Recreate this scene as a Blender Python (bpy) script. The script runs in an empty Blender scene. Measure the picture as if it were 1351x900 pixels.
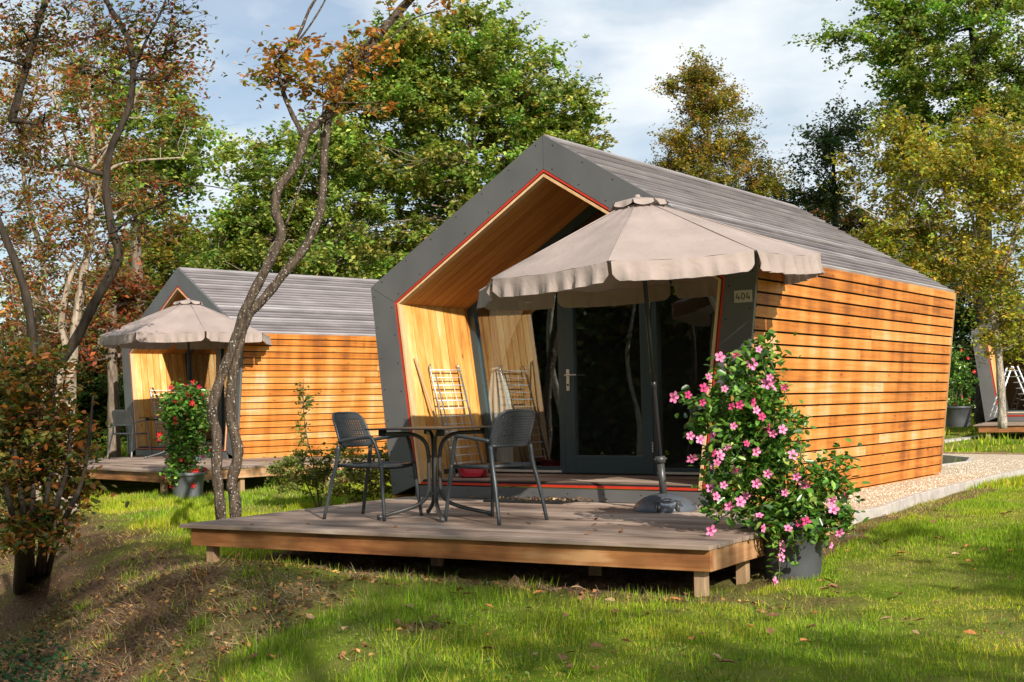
import bpy, math, random
import numpy as np
from mathutils import Matrix, Vector
random.seed(7); RNG = np.random.default_rng(11)
PI = math.pi
scene = bpy.context.scene
COL = scene.collection

# ------------------------------------------------------------------ camera
CAM_F = 1752.9; YAW, PITCH, ROLL = 0.60172617, 0.0457672254, -0.0196297803
CAM_P = np.array([6.79585998, -10.4773636, 0.934178398])
def cam_axes():
    cy, sy = math.cos(YAW), math.sin(YAW)
    r = np.array([cy, sy, 0]); f = np.array([-sy, cy, 0]); u = np.array([0, 0, 1.])
    cp, sp = math.cos(PITCH), math.sin(PITCH)
    f2 = f*cp+u*sp; u2 = u*cp-f*sp
    c, s = math.cos(ROLL), math.sin(ROLL)
    return r*c+u2*s, u2*c-r*s, f2
CR, CU, CF = cam_axes()
def ray(px, py): return CF + CR*(px-675.5)/CAM_F - CU*(py-450)/CAM_F
def at(px, py, D): return CAM_P + ray(px, py)*D
def onz(px, py, z=0.): d = ray(px, py); return CAM_P + d*((z-CAM_P[2])/d[2])
def ony(px, py, y=0.): d = ray(px, py); return CAM_P + d*((y-CAM_P[1])/d[1])
def onx(px, py, x=0.): d = ray(px, py); return CAM_P + d*((x-CAM_P[0])/d[0])
cd = bpy.data.cameras.new('camera'); co = bpy.data.objects.new('camera', cd); COL.objects.link(co)
cd.sensor_width = 36; cd.lens = CAM_F*36/1351; cd.clip_end = 2000; cd.clip_start = .1
M = Matrix.Identity(4)
for i in range(3):
    M[i][0] = CR[i]; M[i][1] = CU[i]; M[i][2] = -CF[i]; M[i][3] = CAM_P[i]
co.matrix_world = M; scene.camera = co

# ------------------------------------------------------------------ light
SUN_AZ, SUN_EL = math.radians(-32), math.radians(29.5)
sd = Vector((math.cos(SUN_AZ)*math.cos(SUN_EL), math.sin(SUN_AZ)*math.cos(SUN_EL), math.sin(SUN_EL)))
sl = bpy.data.lights.new('sun', 'SUN'); sl.energy = 5.0; sl.angle = math.radians(.5); sl.color = (1, .93, .82)
so = bpy.data.objects.new('sun', sl); COL.objects.link(so)
so.rotation_euler = sd.to_track_quat('Z', 'Y').to_euler(); so.location = (20, -12, 20)
w = bpy.data.worlds.new('World'); scene.world = w; w.use_nodes = True
nt = w.node_tree; nt.nodes.clear()
def N(t, typ, **kw):
    n = t.nodes.new(typ)
    for k, v in kw.items():
        if k.startswith('i_'):
            n.inputs[int(k[2:])].default_value = v
        else: setattr(n, k, v)
    return n
sky = N(nt, 'ShaderNodeTexSky', sky_type='NISHITA', sun_disc=False, sun_elevation=SUN_EL, sun_rotation=math.radians(90)-SUN_AZ, air_density=1.0, dust_density=.6, ozone_density=1.2)
tc = N(nt, 'ShaderNodeTexCoord')
mp = N(nt, 'ShaderNodeMapping'); mp.inputs['Scale'].default_value = (1, 1, 2.6); mp.inputs['Location'].default_value = (.35, .2, .1)
n1 = N(nt, 'ShaderNodeTexNoise'); n1.inputs['Scale'].default_value = 4.2; n1.inputs['Detail'].default_value = 7; n1.inputs['Roughness'].default_value = .52
rp = N(nt, 'ShaderNodeValToRGB'); rp.color_ramp.elements[0].position = .42; rp.color_ramp.elements[1].position = .58
rp.color_ramp.elements[0].color = (.28, .28, .28, 1); rp.color_ramp.elements[1].color = (.93, .93, .93, 1)
n2 = N(nt, 'ShaderNodeTexNoise'); n2.inputs['Scale'].default_value = 9.; n2.inputs['Detail'].default_value = 6
rp2 = N(nt, 'ShaderNodeValToRGB'); rp2.color_ramp.elements[0].position = .35; rp2.color_ramp.elements[1].position = .68
rp2.color_ramp.elements[0].color = (5.9, 6.9, 7.7, 1); rp2.color_ramp.elements[1].color = (9.0, 9.3, 9.5, 1)
mx = N(nt, 'ShaderNodeMix', data_type='RGBA')
bg = N(nt, 'ShaderNodeBackground'); bg.inputs[1].default_value = .082
wo = N(nt, 'ShaderNodeOutputWorld')
L = nt.links.new
L(tc.outputs['Generated'], mp.inputs[0]); L(mp.outputs[0], n1.inputs[0]); L(mp.outputs[0], n2.inputs[0])
L(n1.outputs[0], rp.inputs[0]); L(n2.outputs[0], rp2.inputs[0])
L(rp.outputs[0], mx.inputs[0]); L(sky.outputs[0], mx.inputs[6]); L(rp2.outputs[0], mx.inputs[7])
L(mx.outputs[2], bg.inputs[0]); L(bg.outputs[0], wo.inputs[0])
vs = scene.view_settings; vs.view_transform = 'Standard'; vs.look = 'None'; vs.exposure = .50; vs.gamma = 1; vs.use_curve_mapping = False
scene.cycles.max_bounces = 8; scene.cycles.transparent_max_bounces = 12

# ------------------------------------------------------------------ materials
def newmat(name):
    m = bpy.data.materials.new(name); m.use_nodes = True
    t = m.node_tree; b = t.nodes['Principled BSDF']; return m, t, b
def simple(name, col, rough=.6, metal=0, var=.08, scale=8, bump=0, bscale=60, spec=.5):
    m, t, b = newmat(name); b.inputs['Roughness'].default_value = rough; b.inputs['Metallic'].default_value = metal
    b.inputs['Specular IOR Level'].default_value = spec
    tc = N(t, 'ShaderNodeTexCoord'); n = N(t, 'ShaderNodeTexNoise'); n.inputs['Scale'].default_value = scale; n.inputs['Detail'].default_value = 6
    r = N(t, 'ShaderNodeValToRGB'); r.color_ramp.elements[0].position = .3; r.color_ramp.elements[1].position = .7
    r.color_ramp.elements[0].color = (*[max(0, c*(1-var)) for c in col], 1); r.color_ramp.elements[1].color = (*[min(1, c*(1+var)) for c in col], 1)
    t.links.new(tc.outputs['Object'], n.inputs[0]); t.links.new(n.outputs[0], r.inputs[0]); t.links.new(r.outputs[0], b.inputs['Base Color'])
    if bump:
        n2 = N(t, 'ShaderNodeTexNoise'); n2.inputs['Scale'].default_value = bscale; n2.inputs['Detail'].default_value = 4
        bp = N(t, 'ShaderNodeBump'); bp.inputs['Strength'].default_value = bump; bp.inputs['Distance'].default_value = .01
        t.links.new(tc.outputs['Object'], n2.inputs[0]); t.links.new(n2.outputs[0], bp.inputs['Height']); t.links.new(bp.outputs[0], b.inputs['Normal'])
    return m
def wood(name, stops, grain, stain=None, rough=.6, bump=.3, varamt=.5, knots=None, gamp=1.2, samp=1.5):
    """stops: [(pos,col)], grain: mapping scale along object axes (small along the board), stain: mapping scale of water stains"""
    m, t, b = newmat(name); b.inputs['Roughness'].default_value = rough; b.inputs['Specular IOR Level'].default_value = .3
    lk = t.links.new
    tc = N(t, 'ShaderNodeTexCoord'); a = N(t, 'ShaderNodeAttribute', attribute_name='rnd')
    ml = N(t, 'ShaderNodeMath', operation='MULTIPLY'); ml.inputs[1].default_value = 37.
    cb = N(t, 'ShaderNodeCombineXYZ'); lk(a.outputs['Fac'], ml.inputs[0]); 
    for i in range(3): lk(ml.outputs[0], cb.inputs[i])
    mp = N(t, 'ShaderNodeMapping'); mp.inputs['Scale'].default_value = grain; lk(tc.outputs['Object'], mp.inputs[0]); lk(cb.outputs[0], mp.inputs['Location'])
    n = N(t, 'ShaderNodeTexNoise'); n.inputs['Scale'].default_value = 1; n.inputs['Detail'].default_value = 8; n.inputs['Roughness'].default_value = .6; n.inputs['Distortion'].default_value = .4
    lk(mp.outputs[0], n.inputs[0])
    # value = grain*.5 + rnd*varamt + stain
    m1 = N(t, 'ShaderNodeMath', operation='MULTIPLY_ADD'); m1.inputs[1].default_value = varamt; lk(a.outputs['Fac'], m1.inputs[0])
    m0 = N(t, 'ShaderNodeMath', operation='MULTIPLY_ADD'); m0.inputs[1].default_value = gamp; m0.inputs[2].default_value = .5-gamp/2-varamt/2; lk(n.outputs[0], m0.inputs[0])
    lk(m0.outputs[0], m1.inputs[2]); last = m1
    if stain:
        mp2 = N(t, 'ShaderNodeMapping'); mp2.inputs['Scale'].default_value = stain; lk(tc.outputs['Object'], mp2.inputs[0])
        n3 = N(t, 'ShaderNodeTexNoise'); n3.inputs['Scale'].default_value = 1; n3.inputs['Detail'].default_value = 5; lk(mp2.outputs[0], n3.inputs[0])
        m2 = N(t, 'ShaderNodeMath', operation='MULTIPLY_ADD'); m2.inputs[1].default_value = samp; lk(n3.outputs[0], m2.inputs[0]); 
        m3 = N(t, 'ShaderNodeMath', operation='SUBTRACT'); m3.inputs[1].default_value = samp/2; lk(last.outputs[0], m3.inputs[0]); lk(m3.outputs[0], m2.inputs[2]); last = m2
    r = N(t, 'ShaderNodeValToRGB'); cr = r.color_ramp
    while len(cr.elements) < len(stops): cr.elements.new(.5)
    for e, (p, c) in zip(cr.elements, stops): e.position = p; e.color = (*c, 1)
    lk(last.outputs[0], r.inputs[0]); outc = r.outputs[0]
    if knots:
        mp4 = N(t, 'ShaderNodeMapping'); mp4.inputs['Scale'].default_value = knots; lk(tc.outputs['Object'], mp4.inputs[0]); lk(cb.outputs[0], mp4.inputs['Location'])
        vo = N(t, 'ShaderNodeTexVoronoi'); vo.inputs['Scale'].default_value = 1; lk(mp4.outputs[0], vo.inputs[0])
        kr = N(t, 'ShaderNodeValToRGB'); kr.color_ramp.elements[0].position = .03; kr.color_ramp.elements[1].position = .13
        kr.color_ramp.elements[0].color = (.42, .34, .28, 1); kr.color_ramp.elements[1].color = (1, 1, 1, 1)
        lk(vo.outputs['Distance'], kr.inputs[0])
        mm = N(t, 'ShaderNodeMix', data_type='RGBA', blend_type='MULTIPLY'); mm.inputs[0].default_value = 1
        lk(outc, mm.inputs[6]); lk(kr.outputs[0], mm.inputs[7]); outc = mm.outputs[2]
    lk(outc, b.inputs['Base Color'])
    bp = N(t, 'ShaderNodeBump'); bp.inputs['Strength'].default_value = bump; bp.inputs['Distance'].default_value = .004
    lk(n.outputs[0], bp.inputs['Height']); lk(bp.outputs[0], b.inputs['Normal'])
    return m
def leafmat(name, rough=.5, trans=.35, spec=.35):
    m, t, b = newmat(name); lk = t.links.new
    a = N(t, 'ShaderNodeAttribute', attribute_name='col'); b.inputs['Roughness'].default_value = rough; b.inputs['Specular IOR Level'].default_value = spec
    lk(a.outputs['Color'], b.inputs['Base Color'])
    tr = N(t, 'ShaderNodeBsdfTranslucent'); g = N(t, 'ShaderNodeMix', data_type='RGBA', blend_type='MULTIPLY'); g.inputs[0].default_value = 1
    g.inputs[7].default_value = (1.25, 1.15, .55, 1); lk(a.outputs['Color'], g.inputs[6]); lk(g.outputs[2], tr.inputs[0])
    ms = N(t, 'ShaderNodeMixShader'); ms.inputs[0].default_value = trans
    lk(b.outputs[0], ms.inputs[1]); lk(tr.outputs[0], ms.inputs[2]); lk(ms.outputs[0], t.nodes['Material Output'].inputs[0])
    return m
def bark(name, c1, c2, spots=None, scale=1., st=.55):
    m, t, b = newmat(name); lk = t.links.new; b.inputs['Roughness'].default_value = .85; b.inputs['Specular IOR Level'].default_value = .2
    tc = N(t, 'ShaderNodeTexCoord'); mp = N(t, 'ShaderNodeMapping'); mp.inputs['Scale'].default_value = (14*scale, 14*scale, 3.5*scale)
    n = N(t, 'ShaderNodeTexNoise'); n.inputs['Scale'].default_value = 1.5; n.inputs['Detail'].default_value = 8
    r = N(t, 'ShaderNodeValToRGB'); r.color_ramp.elements[0].position = .35; r.color_ramp.elements[1].position = .68
    r.color_ramp.elements[0].color = (*c1, 1); r.color_ramp.elements[1].color = (*c2, 1)
    lk(tc.outputs['Object'], mp.inputs[0]); lk(mp.outputs[0], n.inputs[0]); lk(n.outputs[0], r.inputs[0]); outc = r.outputs[0]
    if spots:
        n2 = N(t, 'ShaderNodeTexNoise'); n2.inputs['Scale'].default_value = 55; n2.inputs['Detail'].default_value = 5; lk(tc.outputs['Object'], n2.inputs[0])
        r2 = N(t, 'ShaderNodeValToRGB'); r2.color_ramp.elements[0].position = st+.06; r2.color_ramp.elements[1].position = st+.1
        lk(n2.outputs[0], r2.inputs[0])
        mm = N(t, 'ShaderNodeMix', data_type='RGBA'); lk(r2.outputs[0], mm.inputs[0]); lk(outc, mm.inputs[6]); mm.inputs[7].default_value = (*spots, 1); outc = mm.outputs[2]
    lk(outc, b.inputs['Base Color'])
    bp = N(t, 'ShaderNodeBump'); bp.inputs['Strength'].default_value = 1.; bp.inputs['Distance'].default_value = .02
    lk(n.outputs[0], bp.inputs['Height']); lk(bp.outputs[0], b.inputs['Normal'])
    return m
MT = {}
MT['clad'] = wood('larch_cladding', [(.0, (.24, .075, .014)), (.3, (.44, .145, .022)), (.55, (.56, .21, .042)), (.8, (.62, .29, .09)), (1, (.62, .38, .20))], (26, 1.6, 26), stain=(0, 3.4, .6), varamt=.58, gamp=.9, samp=1.5, knots=(9, 2.4, 9))
MT['lining'] = wood('pine_lining', [(.0, (.38, .15, .03)), (.35, (.62, .29, .065)), (.7, (.74, .42, .13)), (1, (.80, .58, .29))], (18, 18, 1.5), varamt=.5, knots=(7, 7, 3), stain=(2, 2, .8))
MT['soffit'] = wood('shaded_soffit', [(.0, (.30, .10, .022)), (.5, (.50, .20, .042)), (1, (.62, .30, .085))], (2, 26, 2), varamt=.35)  # same boards as the porch lining, with ceiling shade darkened into the colour
MT['roof'] = wood('weathered_roof_boards', [(.0, (.10, .088, .092)), (.35, (.21, .185, .19)), (.7, (.31, .28, .285)), (1, (.44, .41, .41))], (30, 2.5, 30), varamt=.6, stain=(5, 1.6, 5), rough=.8, gamp=.5, samp=.8)
MT['deckw'] = wood('weathered_deck_boards', [(.0, (.09, .058, .042)), (.4, (.24, .17, .13)), (.75, (.36, .27, .215)), (1, (.50, .41, .34))], (1.6, 24, 24), varamt=.5, stain=(1.1, 2.5, 1), rough=.75)
MT['fascia'] = wood('stained_fascia_board', [(.0, (.08, .03, .014)), (.4, (.22, .085, .03)), (.75, (.36, .155, .055)), (1, (.50, .27, .12))], (1.4, 14, 22), varamt=.25, samp=2.2, stain=(1.5, 2, 3))
MT['fascia_end'] = wood('side_fascia_board', [(.0, (.14, .06, .03)), (.4, (.36, .18, .08)), (.75, (.52, .30, .16)), (1, (.62, .42, .26))], (14, 1.4, 22), varamt=.25, stain=(3, 9, .6))
MT['post'] = wood('post_wood', [(.0, (.15, .09, .05)), (.5, (.36, .23, .13)), (1, (.5, .36, .23))], (22, 22, 2), varamt=.2)
MT['trimw'] = wood('pale_trim_wood', [(.0, (.45, .25, .11)), (.6, (.66, .42, .22)), (1, (.72, .52, .32))], (20, 20, 3), varamt=.3)
MT['frame'] = simple('anthracite_panel', (.105, .103, .102), .42, var=.13, scale=2.2, spec=.5, bump=.04, bscale=3)
MT['dark'] = simple('black_membrane', (.008, .008, .008), .9)
MT['screw'] = simple('screw_head', (.02, .02, .02), .4, metal=.5)
MT['red'] = simple('red_trim', (.50, .035, .015), .45, var=.1)
MT['winframe'] = simple('blue_grey_window_frame', (.032, .055, .062), .4, var=.05)
MT['alu'] = simple('brushed_aluminium', (.68, .64, .58), .4, metal=.45, var=.05)
MT['sill'] = simple('pale_sill', (.55, .5, .42), .5)
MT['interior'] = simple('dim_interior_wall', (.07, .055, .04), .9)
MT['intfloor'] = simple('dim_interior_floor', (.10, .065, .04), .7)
MT['plate'] = simple('beige_number_plate', (.46, .42, .36), .5, var=.04)
MT['ink'] = simple('black_print', (.015, .015, .015), .5)
MT['plastic'] = simple('anthracite_plastic', (.040, .046, .050), .38, var=.08, bump=.05, bscale=200)
MT['plasticg'] = simple('grey_plastic', (.27, .28, .285), .45, var=.08)
MT['steel'] = simple('dark_powder_coated_steel', (.045, .045, .043), .38, var=.1)
MT['steelg'] = simple('worn_grey_steel', (.13, .13, .125), .35, metal=.3, var=.15)
MT['tabletop'] = simple('dark_table_board', (.030, .024, .021), .45, var=.15, spec=.35)
MT['polemat'] = simple('dark_umbrella_pole', (.035, .035, .036), .35, metal=.4)
MT['basem'] = simple('granite_grey_base', (.075, .085, .10), .38, var=.12, scale=40)
MT['white'] = simple('white_coated_wire', (.75, .76, .78), .35, var=.03)
MT['wire'] = simple('grey_steel_tube', (.35, .38, .43), .3, metal=.7)
MT['pot'] = simple('dark_grey_pot', (.055, .058, .064), .5, var=.25, scale=5, bump=.1)
MT['potg'] = simple('grey_pot', (.10, .108, .118), .5, var=.25, scale=5, bump=.1)
MT['soil'] = simple('potting_soil', (.03, .02, .014), .95, var=.3, scale=60, bump=.8)
MT['concrete'] = simple('concrete_kerb', (.42, .38, .34), .85, var=.22, scale=9, bump=.35, bscale=90)
MT['stem'] = simple('green_stem', (.10, .12, .035), .6, var=.2)
MT['twig'] = simple('brown_twig', (.11, .075, .045), .8, var=.3)
MT['stick'] = simple('pale_broom_stick', (.42, .28, .14), .6)
MT['crimson'] = simple('crimson_plastic', (.50, .012, .03), .4, var=.06)
MT['leaf'] = leafmat('leaf', trans=.45); MT['glossleaf'] = leafmat('glossy_leaf', .32, .22, .5); MT['petal'] = leafmat('petal', .6, .3, .2)
MT['grassb'] = leafmat('grass_blade', .75, .42, .04); MT['dryleaf'] = leafmat('dry_leaf', .8, .15, .15)
MT['bark_dark'] = bark('dark_bark', (.020, .014, .010), (.060, .046, .034))
MT['bark_lichen'] = bark('lichen_bark', (.040, .028, .020), (.120, .088, .062), spots=(.46, .44, .38), scale=1.6, st=.56)
MT['bark_pale'] = bark('pale_bark', (.19, .145, .105), (.42, .345, .265))
MT['bark_mid'] = bark('brown_bark', (.10, .075, .055), (.24, .19, .14))
MT['bark_birch'] = bark('birch_bark', (.22, .18, .14), (.47, .41, .34), spots=(.05, .045, .04), st=.52)
def fabric(name, col, trans):
    m, t, b = newmat(name); lk = t.links.new
    tc = N(t, 'ShaderNodeTexCoord'); n = N(t, 'ShaderNodeTexNoise'); n.inputs['Scale'].default_value = 3; n.inputs['Detail'].default_value = 6
    r = N(t, 'ShaderNodeValToRGB'); r.color_ramp.elements[0].color = (*[c*.82 for c in col], 1); r.color_ramp.elements[1].color = (*[c*1.1 for c in col], 1)
    r.color_ramp.elements[0].position = .25; r.color_ramp.elements[1].position = .75
    lk(tc.outputs['Object'], n.inputs[0]); lk(n.outputs[0], r.inputs[0]); lk(r.outputs[0], b.inputs['Base Color'])
    b.inputs['Roughness'].default_value = .85; b.inputs['Specular IOR Level'].default_value = .15
    n2 = N(t, 'ShaderNodeTexNoise'); n2.inputs['Scale'].default_value = 9; n2.inputs['Detail'].default_value = 3; n2.inputs['Distortion'].default_value = 1.2; lk(tc.outputs['Object'], n2.inputs[0])
    bp = N(t, 'ShaderNodeBump'); bp.inputs['Strength'].default_value = .35; bp.inputs['Distance'].default_value = .02; lk(n2.outputs[0], bp.inputs['Height']); lk(bp.outputs[0], b.inputs['Normal'])
    tr = N(t, 'ShaderNodeBsdfTranslucent'); lk(r.outputs[0], tr.inputs[0])
    ms = N(t, 'ShaderNodeMixShader'); ms.inputs[0].default_value = trans
    lk(b.outputs[0], ms.inputs[1]); lk(tr.outputs[0], ms.inputs[2]); lk(ms.outputs[0], t.nodes['Material Output'].inputs[0])
    return m
MT['canvas'] = fabric('taupe_canvas', (.395, .32, .29), .17)
MT['sheer'] = fabric('sheer_curtain', (.86, .84, .82), .3)
def glassmat():
    m, t, b = newmat('window_glass'); lk = t.links.new
    tr = N(t, 'ShaderNodeBsdfTransparent'); tr.inputs[0].default_value = (.90, .93, .92, 1)
    gl = N(t, 'ShaderNodeBsdfGlossy'); gl.inputs['Roughness'].default_value = .004; gl.inputs[0].default_value = (.95, .97, 1, 1)
    fr = N(t, 'ShaderNodeLayerWeight'); fr.inputs[0].default_value = .25
    mr = N(t, 'ShaderNodeMapRange'); mr.inputs[3].default_value = .052; mr.inputs[4].default_value = 1.; lk(fr.outputs['Facing'], mr.inputs[0])
    n = N(t, 'ShaderNodeTexNoise'); n.inputs['Scale'].default_value = 1.3; tc = N(t, 'ShaderNodeTexCoord'); lk(tc.outputs['Object'], n.inputs[0])
    bp = N(t, 'ShaderNodeBump'); bp.inputs['Strength'].default_value = .05; bp.inputs['Distance'].default_value = .01; lk(n.outputs[0], bp.inputs['Height']); lk(bp.outputs[0], gl.inputs['Normal'])
    ms = N(t, 'ShaderNodeMixShader'); lk(mr.outputs[0], ms.inputs[0]); lk(tr.outputs[0], ms.inputs[1]); lk(gl.outputs[0], ms.inputs[2])
    lk(ms.outputs[0], t.nodes['Material Output'].inputs[0]); return m
MT['glass'] = glassmat()

# ------------------------------------------------------------------ mesh helpers
class MB:
    def __init__(s): s.v = []; s.f = []; s.m = []; s.r = []; s.s = []
    def add(s, vs, fs, mi=0, r=None, smooth=False):
        o = len(s.v); s.v += [tuple(map(float, p)) for p in vs]
        if r is None: r = random.random()
        for f in fs: s.f.append(tuple(i+o for i in f)); s.m.append(mi); s.r.append(r); s.s.append(smooth)
    def hexa(s, p, mi=0, r=None):   # p: 4 bottom, 4 top
        s.add(p, [(3, 2, 1, 0), (4, 5, 6, 7), (0, 1, 5, 4), (1, 2, 6, 5), (2, 3, 7, 6), (3, 0, 4, 7)], mi, r)
    def box(s, c, d, mi=0, r=None, rot=None):
        x, y, z = [k/2 for k in d]
        P = [(-x, -y, -z), (x, -y, -z), (x, y, -z), (-x, y, -z), (-x, -y, z), (x, -y, z), (x, y, z), (-x, y, z)]
        if rot is not None: P = [tuple(rot @ Vector(p)) for p in P]
        s.hexa([(p[0]+c[0], p[1]+c[1], p[2]+c[2]) for p in P], mi, r)
    def prism(s, poly, vec, mi=0, r=None):
        n = len(poly); v = np.array(vec, float); P = [np.array(p, float) for p in poly]; Q = [p+v for p in P]
        s.add(P+Q, [tuple(range(n))[::-1], tuple(range(n, 2*n))]+[(i, (i+1) % n, (i+1) % n+n, i+n) for i in range(n)], mi, r)
    def beam(s, a, b, wdt, hgt, up=(0, 0, 1), mi=0, r=None):
        a = np.array(a, float); b = np.array(b, float); d = (b-a)/np.linalg.norm(b-a); u = np.array(up, float); u = u-d*(u@d); u /= np.linalg.norm(u); w_ = np.cross(d, u)
        P = [a-w_*wdt/2-u*hgt/2, a+w_*wdt/2-u*hgt/2, a+w_*wdt/2+u*hgt/2, a-w_*wdt/2+u*hgt/2]
        s.hexa([*P, *[p+(b-a) for p in P]], mi, r)
    def tube(s, path, rad, n=8, mi=0, r=None, cap=True, smooth=True):
        P = [np.array(p, float) for p in path]
        if not hasattr(rad, '__len__'): rad = [rad]*len(P)
        vs = []; prev = None
        for i, p in enumerate(P):
            d = P[min(i+1, len(P)-1)]-P[max(i-1, 0)]; d /= (np.linalg.norm(d)+1e-12)
            if prev is None:
                u = np.cross(d, [0, 0, 1.]) if abs(d[2]) < .9 else np.cross(d, [1., 0, 0])
            else: u = prev-d*(prev@d)
            u /= (np.linalg.norm(u)+1e-12); prev = u; v = np.cross(d, u)
            for k in range(n):
                a = 2*PI*k/n; vs.append(p+(u*math.cos(a)+v*math.sin(a))*rad[i])
        fs = [(i*n+k, i*n+(k+1) % n, (i+1)*n+(k+1) % n, (i+1)*n+k) for i in range(len(P)-1) for k in range(n)]
        if cap: fs += [tuple(range(n))[::-1], tuple(range((len(P)-1)*n, len(P)*n))]
        s.add(vs, fs, mi, r, smooth)
    def lathe(s, prof, c=(0, 0, 0), n=28, mi=0, r=None, smooth=True):
        vs = [(c[0]+a*math.cos(2*PI*k/n), c[1]+a*math.sin(2*PI*k/n), c[2]+z) for a, z in prof for k in range(n)]
        fs = [(i*n+k, i*n+(k+1) % n, (i+1)*n+(k+1) % n, (i+1)*n+k) for i in range(len(prof)-1) for k in range(n)]
        s.add(vs, fs, mi, r, smooth)
    def grid(s, fn, nu, nv, mi=0, r=None, smooth=True):
        vs = [fn(i/nu, j/nv) for j in range(nv+1) for i in range(nu+1)]
        fs = [(j*(nu+1)+i, j*(nu+1)+i+1, (j+1)*(nu+1)+i+1, (j+1)*(nu+1)+i) for j in range(nv) for i in range(nu)]
        s.add(vs, fs, mi, r, smooth)
    def build(s, name, mats, parent=None, bevel=0):
        me = bpy.data.meshes.new(name); me.from_pydata(s.v, [], s.f)
        if not isinstance(mats, (list, tuple)): mats = [mats]
        for m in mats: me.materials.append(MT[m] if isinstance(m, str) else m)
        me.polygons.foreach_set('material_index', s.m); me.polygons.foreach_set('use_smooth', s.s)
        a = me.attributes.new('rnd', 'FLOAT', 'FACE'); a.data.foreach_set('value', s.r)
        me.update(); o = bpy.data.objects.new(name, me); COL.objects.link(o)
        if parent is not None: o.parent = parent
        if bevel:
            b = o.modifiers.new('bevel', 'BEVEL'); b.width = bevel; b.segments = 2; b.limit_method = 'ANGLE'
        return o
def tag(o, label=None, cat=None, group=None, kind=None):
    if label: o['label'] = label
    if cat: o['category'] = cat
    if group: o['group'] = group
    if kind: o['kind'] = kind
    return o
def thing(name, label, cat, loc=(0, 0, 0), rz=0, group=None):
    o = bpy.data.objects.new(name, None); COL.objects.link(o); o.empty_display_size = .2
    o.location = tuple(map(float, loc)); o.rotation_euler = (0, 0, rz); return tag(o, label, cat, group)
def copy_tree(o, parent=None):
    kids = [c for c in bpy.data.objects if c.parent == o]
    c = o.copy(); COL.objects.link(c)
    if parent is not None: c.parent = parent
    for k in kids: copy_tree(k, c)
    return c
def smooth_path(pts, n=4):
    P = [np.array(p, float) for p in pts]; out = []
    for i in range(len(P)-1):
        p0 = P[max(i-1, 0)]; p1 = P[i]; p2 = P[i+1]; p3 = P[min(i+2, len(P)-1)]
        for k in range(n):
            t = k/n; out.append(.5*((2*p1)+(-p0+p2)*t+(2*p0-5*p1+4*p2-p3)*t*t+(-p0+3*p1-3*p2+p3)*t**3))
    out.append(P[-1]); return out
# leaf clouds: V, F arrays by numpy
SHAPES = {
 'rhomb': (np.array([[-.5, 0, 0], [0, -.32, .06], [.5, 0, 0], [0, .32, .06]]), [(0, 1, 2, 3)]),
 'fold': (np.array([[-.5, 0, 0], [-.05, -.33, .1], [.5, 0, -.04], [-.05, .33, .1]]), [(0, 1, 2), (0, 2, 3)]),
 'oval': (np.array([[-.5, 0, 0], [-.2, -.25, .07], [.22, -.22, .05], [.5, 0, -.08], [.22, .22, .05], [-.2, .25, .07]]), [(0, 1, 2, 3), (0, 3, 4, 5)]),
 'blade': (np.array([[0, -.5, 0], [0, .5, 0], [1., 0., .0]]), [(0, 1, 2)]),
 'lance': (np.array([[-.5, 0, 0], [-.1, -.13, .04], [.5, 0, -.06], [-.1, .13, .04]]), [(0, 1, 2), (0, 2, 3)]),
}
def leaf_mesh(name, C, size, cols, shape='rhomb', up=.4, mat='leaf', parent=None, axes=None, widths=None):
    C = np.asarray(C, float); n = len(C); T, Fs = SHAPES[shape]; size = np.broadcast_to(np.asarray(size, float), (n,))
    if axes is None:
        nrm = RNG.normal(size=(n, 3)); nrm[:, 2] = np.abs(nrm[:, 2])+up*1.5; nrm /= np.linalg.norm(nrm, axis=1)[:, None]
        a = RNG.normal(size=(n, 3)); a -= nrm*(a*nrm).sum(1)[:, None]; a /= np.linalg.norm(a, axis=1)[:, None]
    else: a, nrm = axes
    b = np.cross(nrm, a); b /= (np.linalg.norm(b, axis=1)[:, None]+1e-9)
    wsc = size if widths is None else widths
    V = C[:, None, :] + T[None, :, 0, None]*(a*size[:, None])[:, None, :] + T[None, :, 1, None]*(b*wsc[:, None])[:, None, :] + T[None, :, 2, None]*(nrm*size[:, None])[:, None, :]
    k = len(T); V = V.reshape(-1, 3); me = bpy.data.meshes.new(name)
    nl = sum(len(f) for f in Fs); nf = len(Fs)
    me.vertices.add(len(V)); me.vertices.foreach_set('co', V.astype(np.float32).ravel())
    base = np.concatenate([np.array(f) for f in Fs]); loops = (np.arange(n)[:, None]*k+base[None, :]).ravel()
    me.loops.add(len(loops)); me.loops.foreach_set('vertex_index', loops.astype(np.int32))
    lens = np.array([len(f) for f in Fs]); st = np.concatenate([[0], np.cumsum(lens)[:-1]])
    me.polygons.add(n*nf); me.polygons.foreach_set('loop_start', (np.arange(n)[:, None]*nl+st[None, :]).ravel().astype(np.int32))
    try: me.polygons.foreach_set('loop_total', np.tile(lens, n).astype(np.int32))
    except Exception: pass
    me.update(calc_edges=True)
    at_ = me.attributes.new('col', 'FLOAT_COLOR', 'FACE'); cc = np.ones((n, nf, 4), np.float32); cc[:, :, :3] = np.asarray(cols)[:, None, :]
    at_.data.foreach_set('color', cc.ravel()); me.materials.append(MT[mat])
    o = bpy.data.objects.new(name, me); COL.objects.link(o)
    if parent is not None: o.parent = parent
    return o
def palette(n, pal, wts=None, jit=.18):
    pal = np.array(pal, float); wts = None if wts is None else np.array(wts, float)/sum(wts)
    c = pal[RNG.choice(len(pal), n, p=wts)]
    return np.clip(c*(1+RNG.normal(0, jit, (n, 1)))*(1+RNG.normal(0, .06, (n, 3))), .004, .95)

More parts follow.
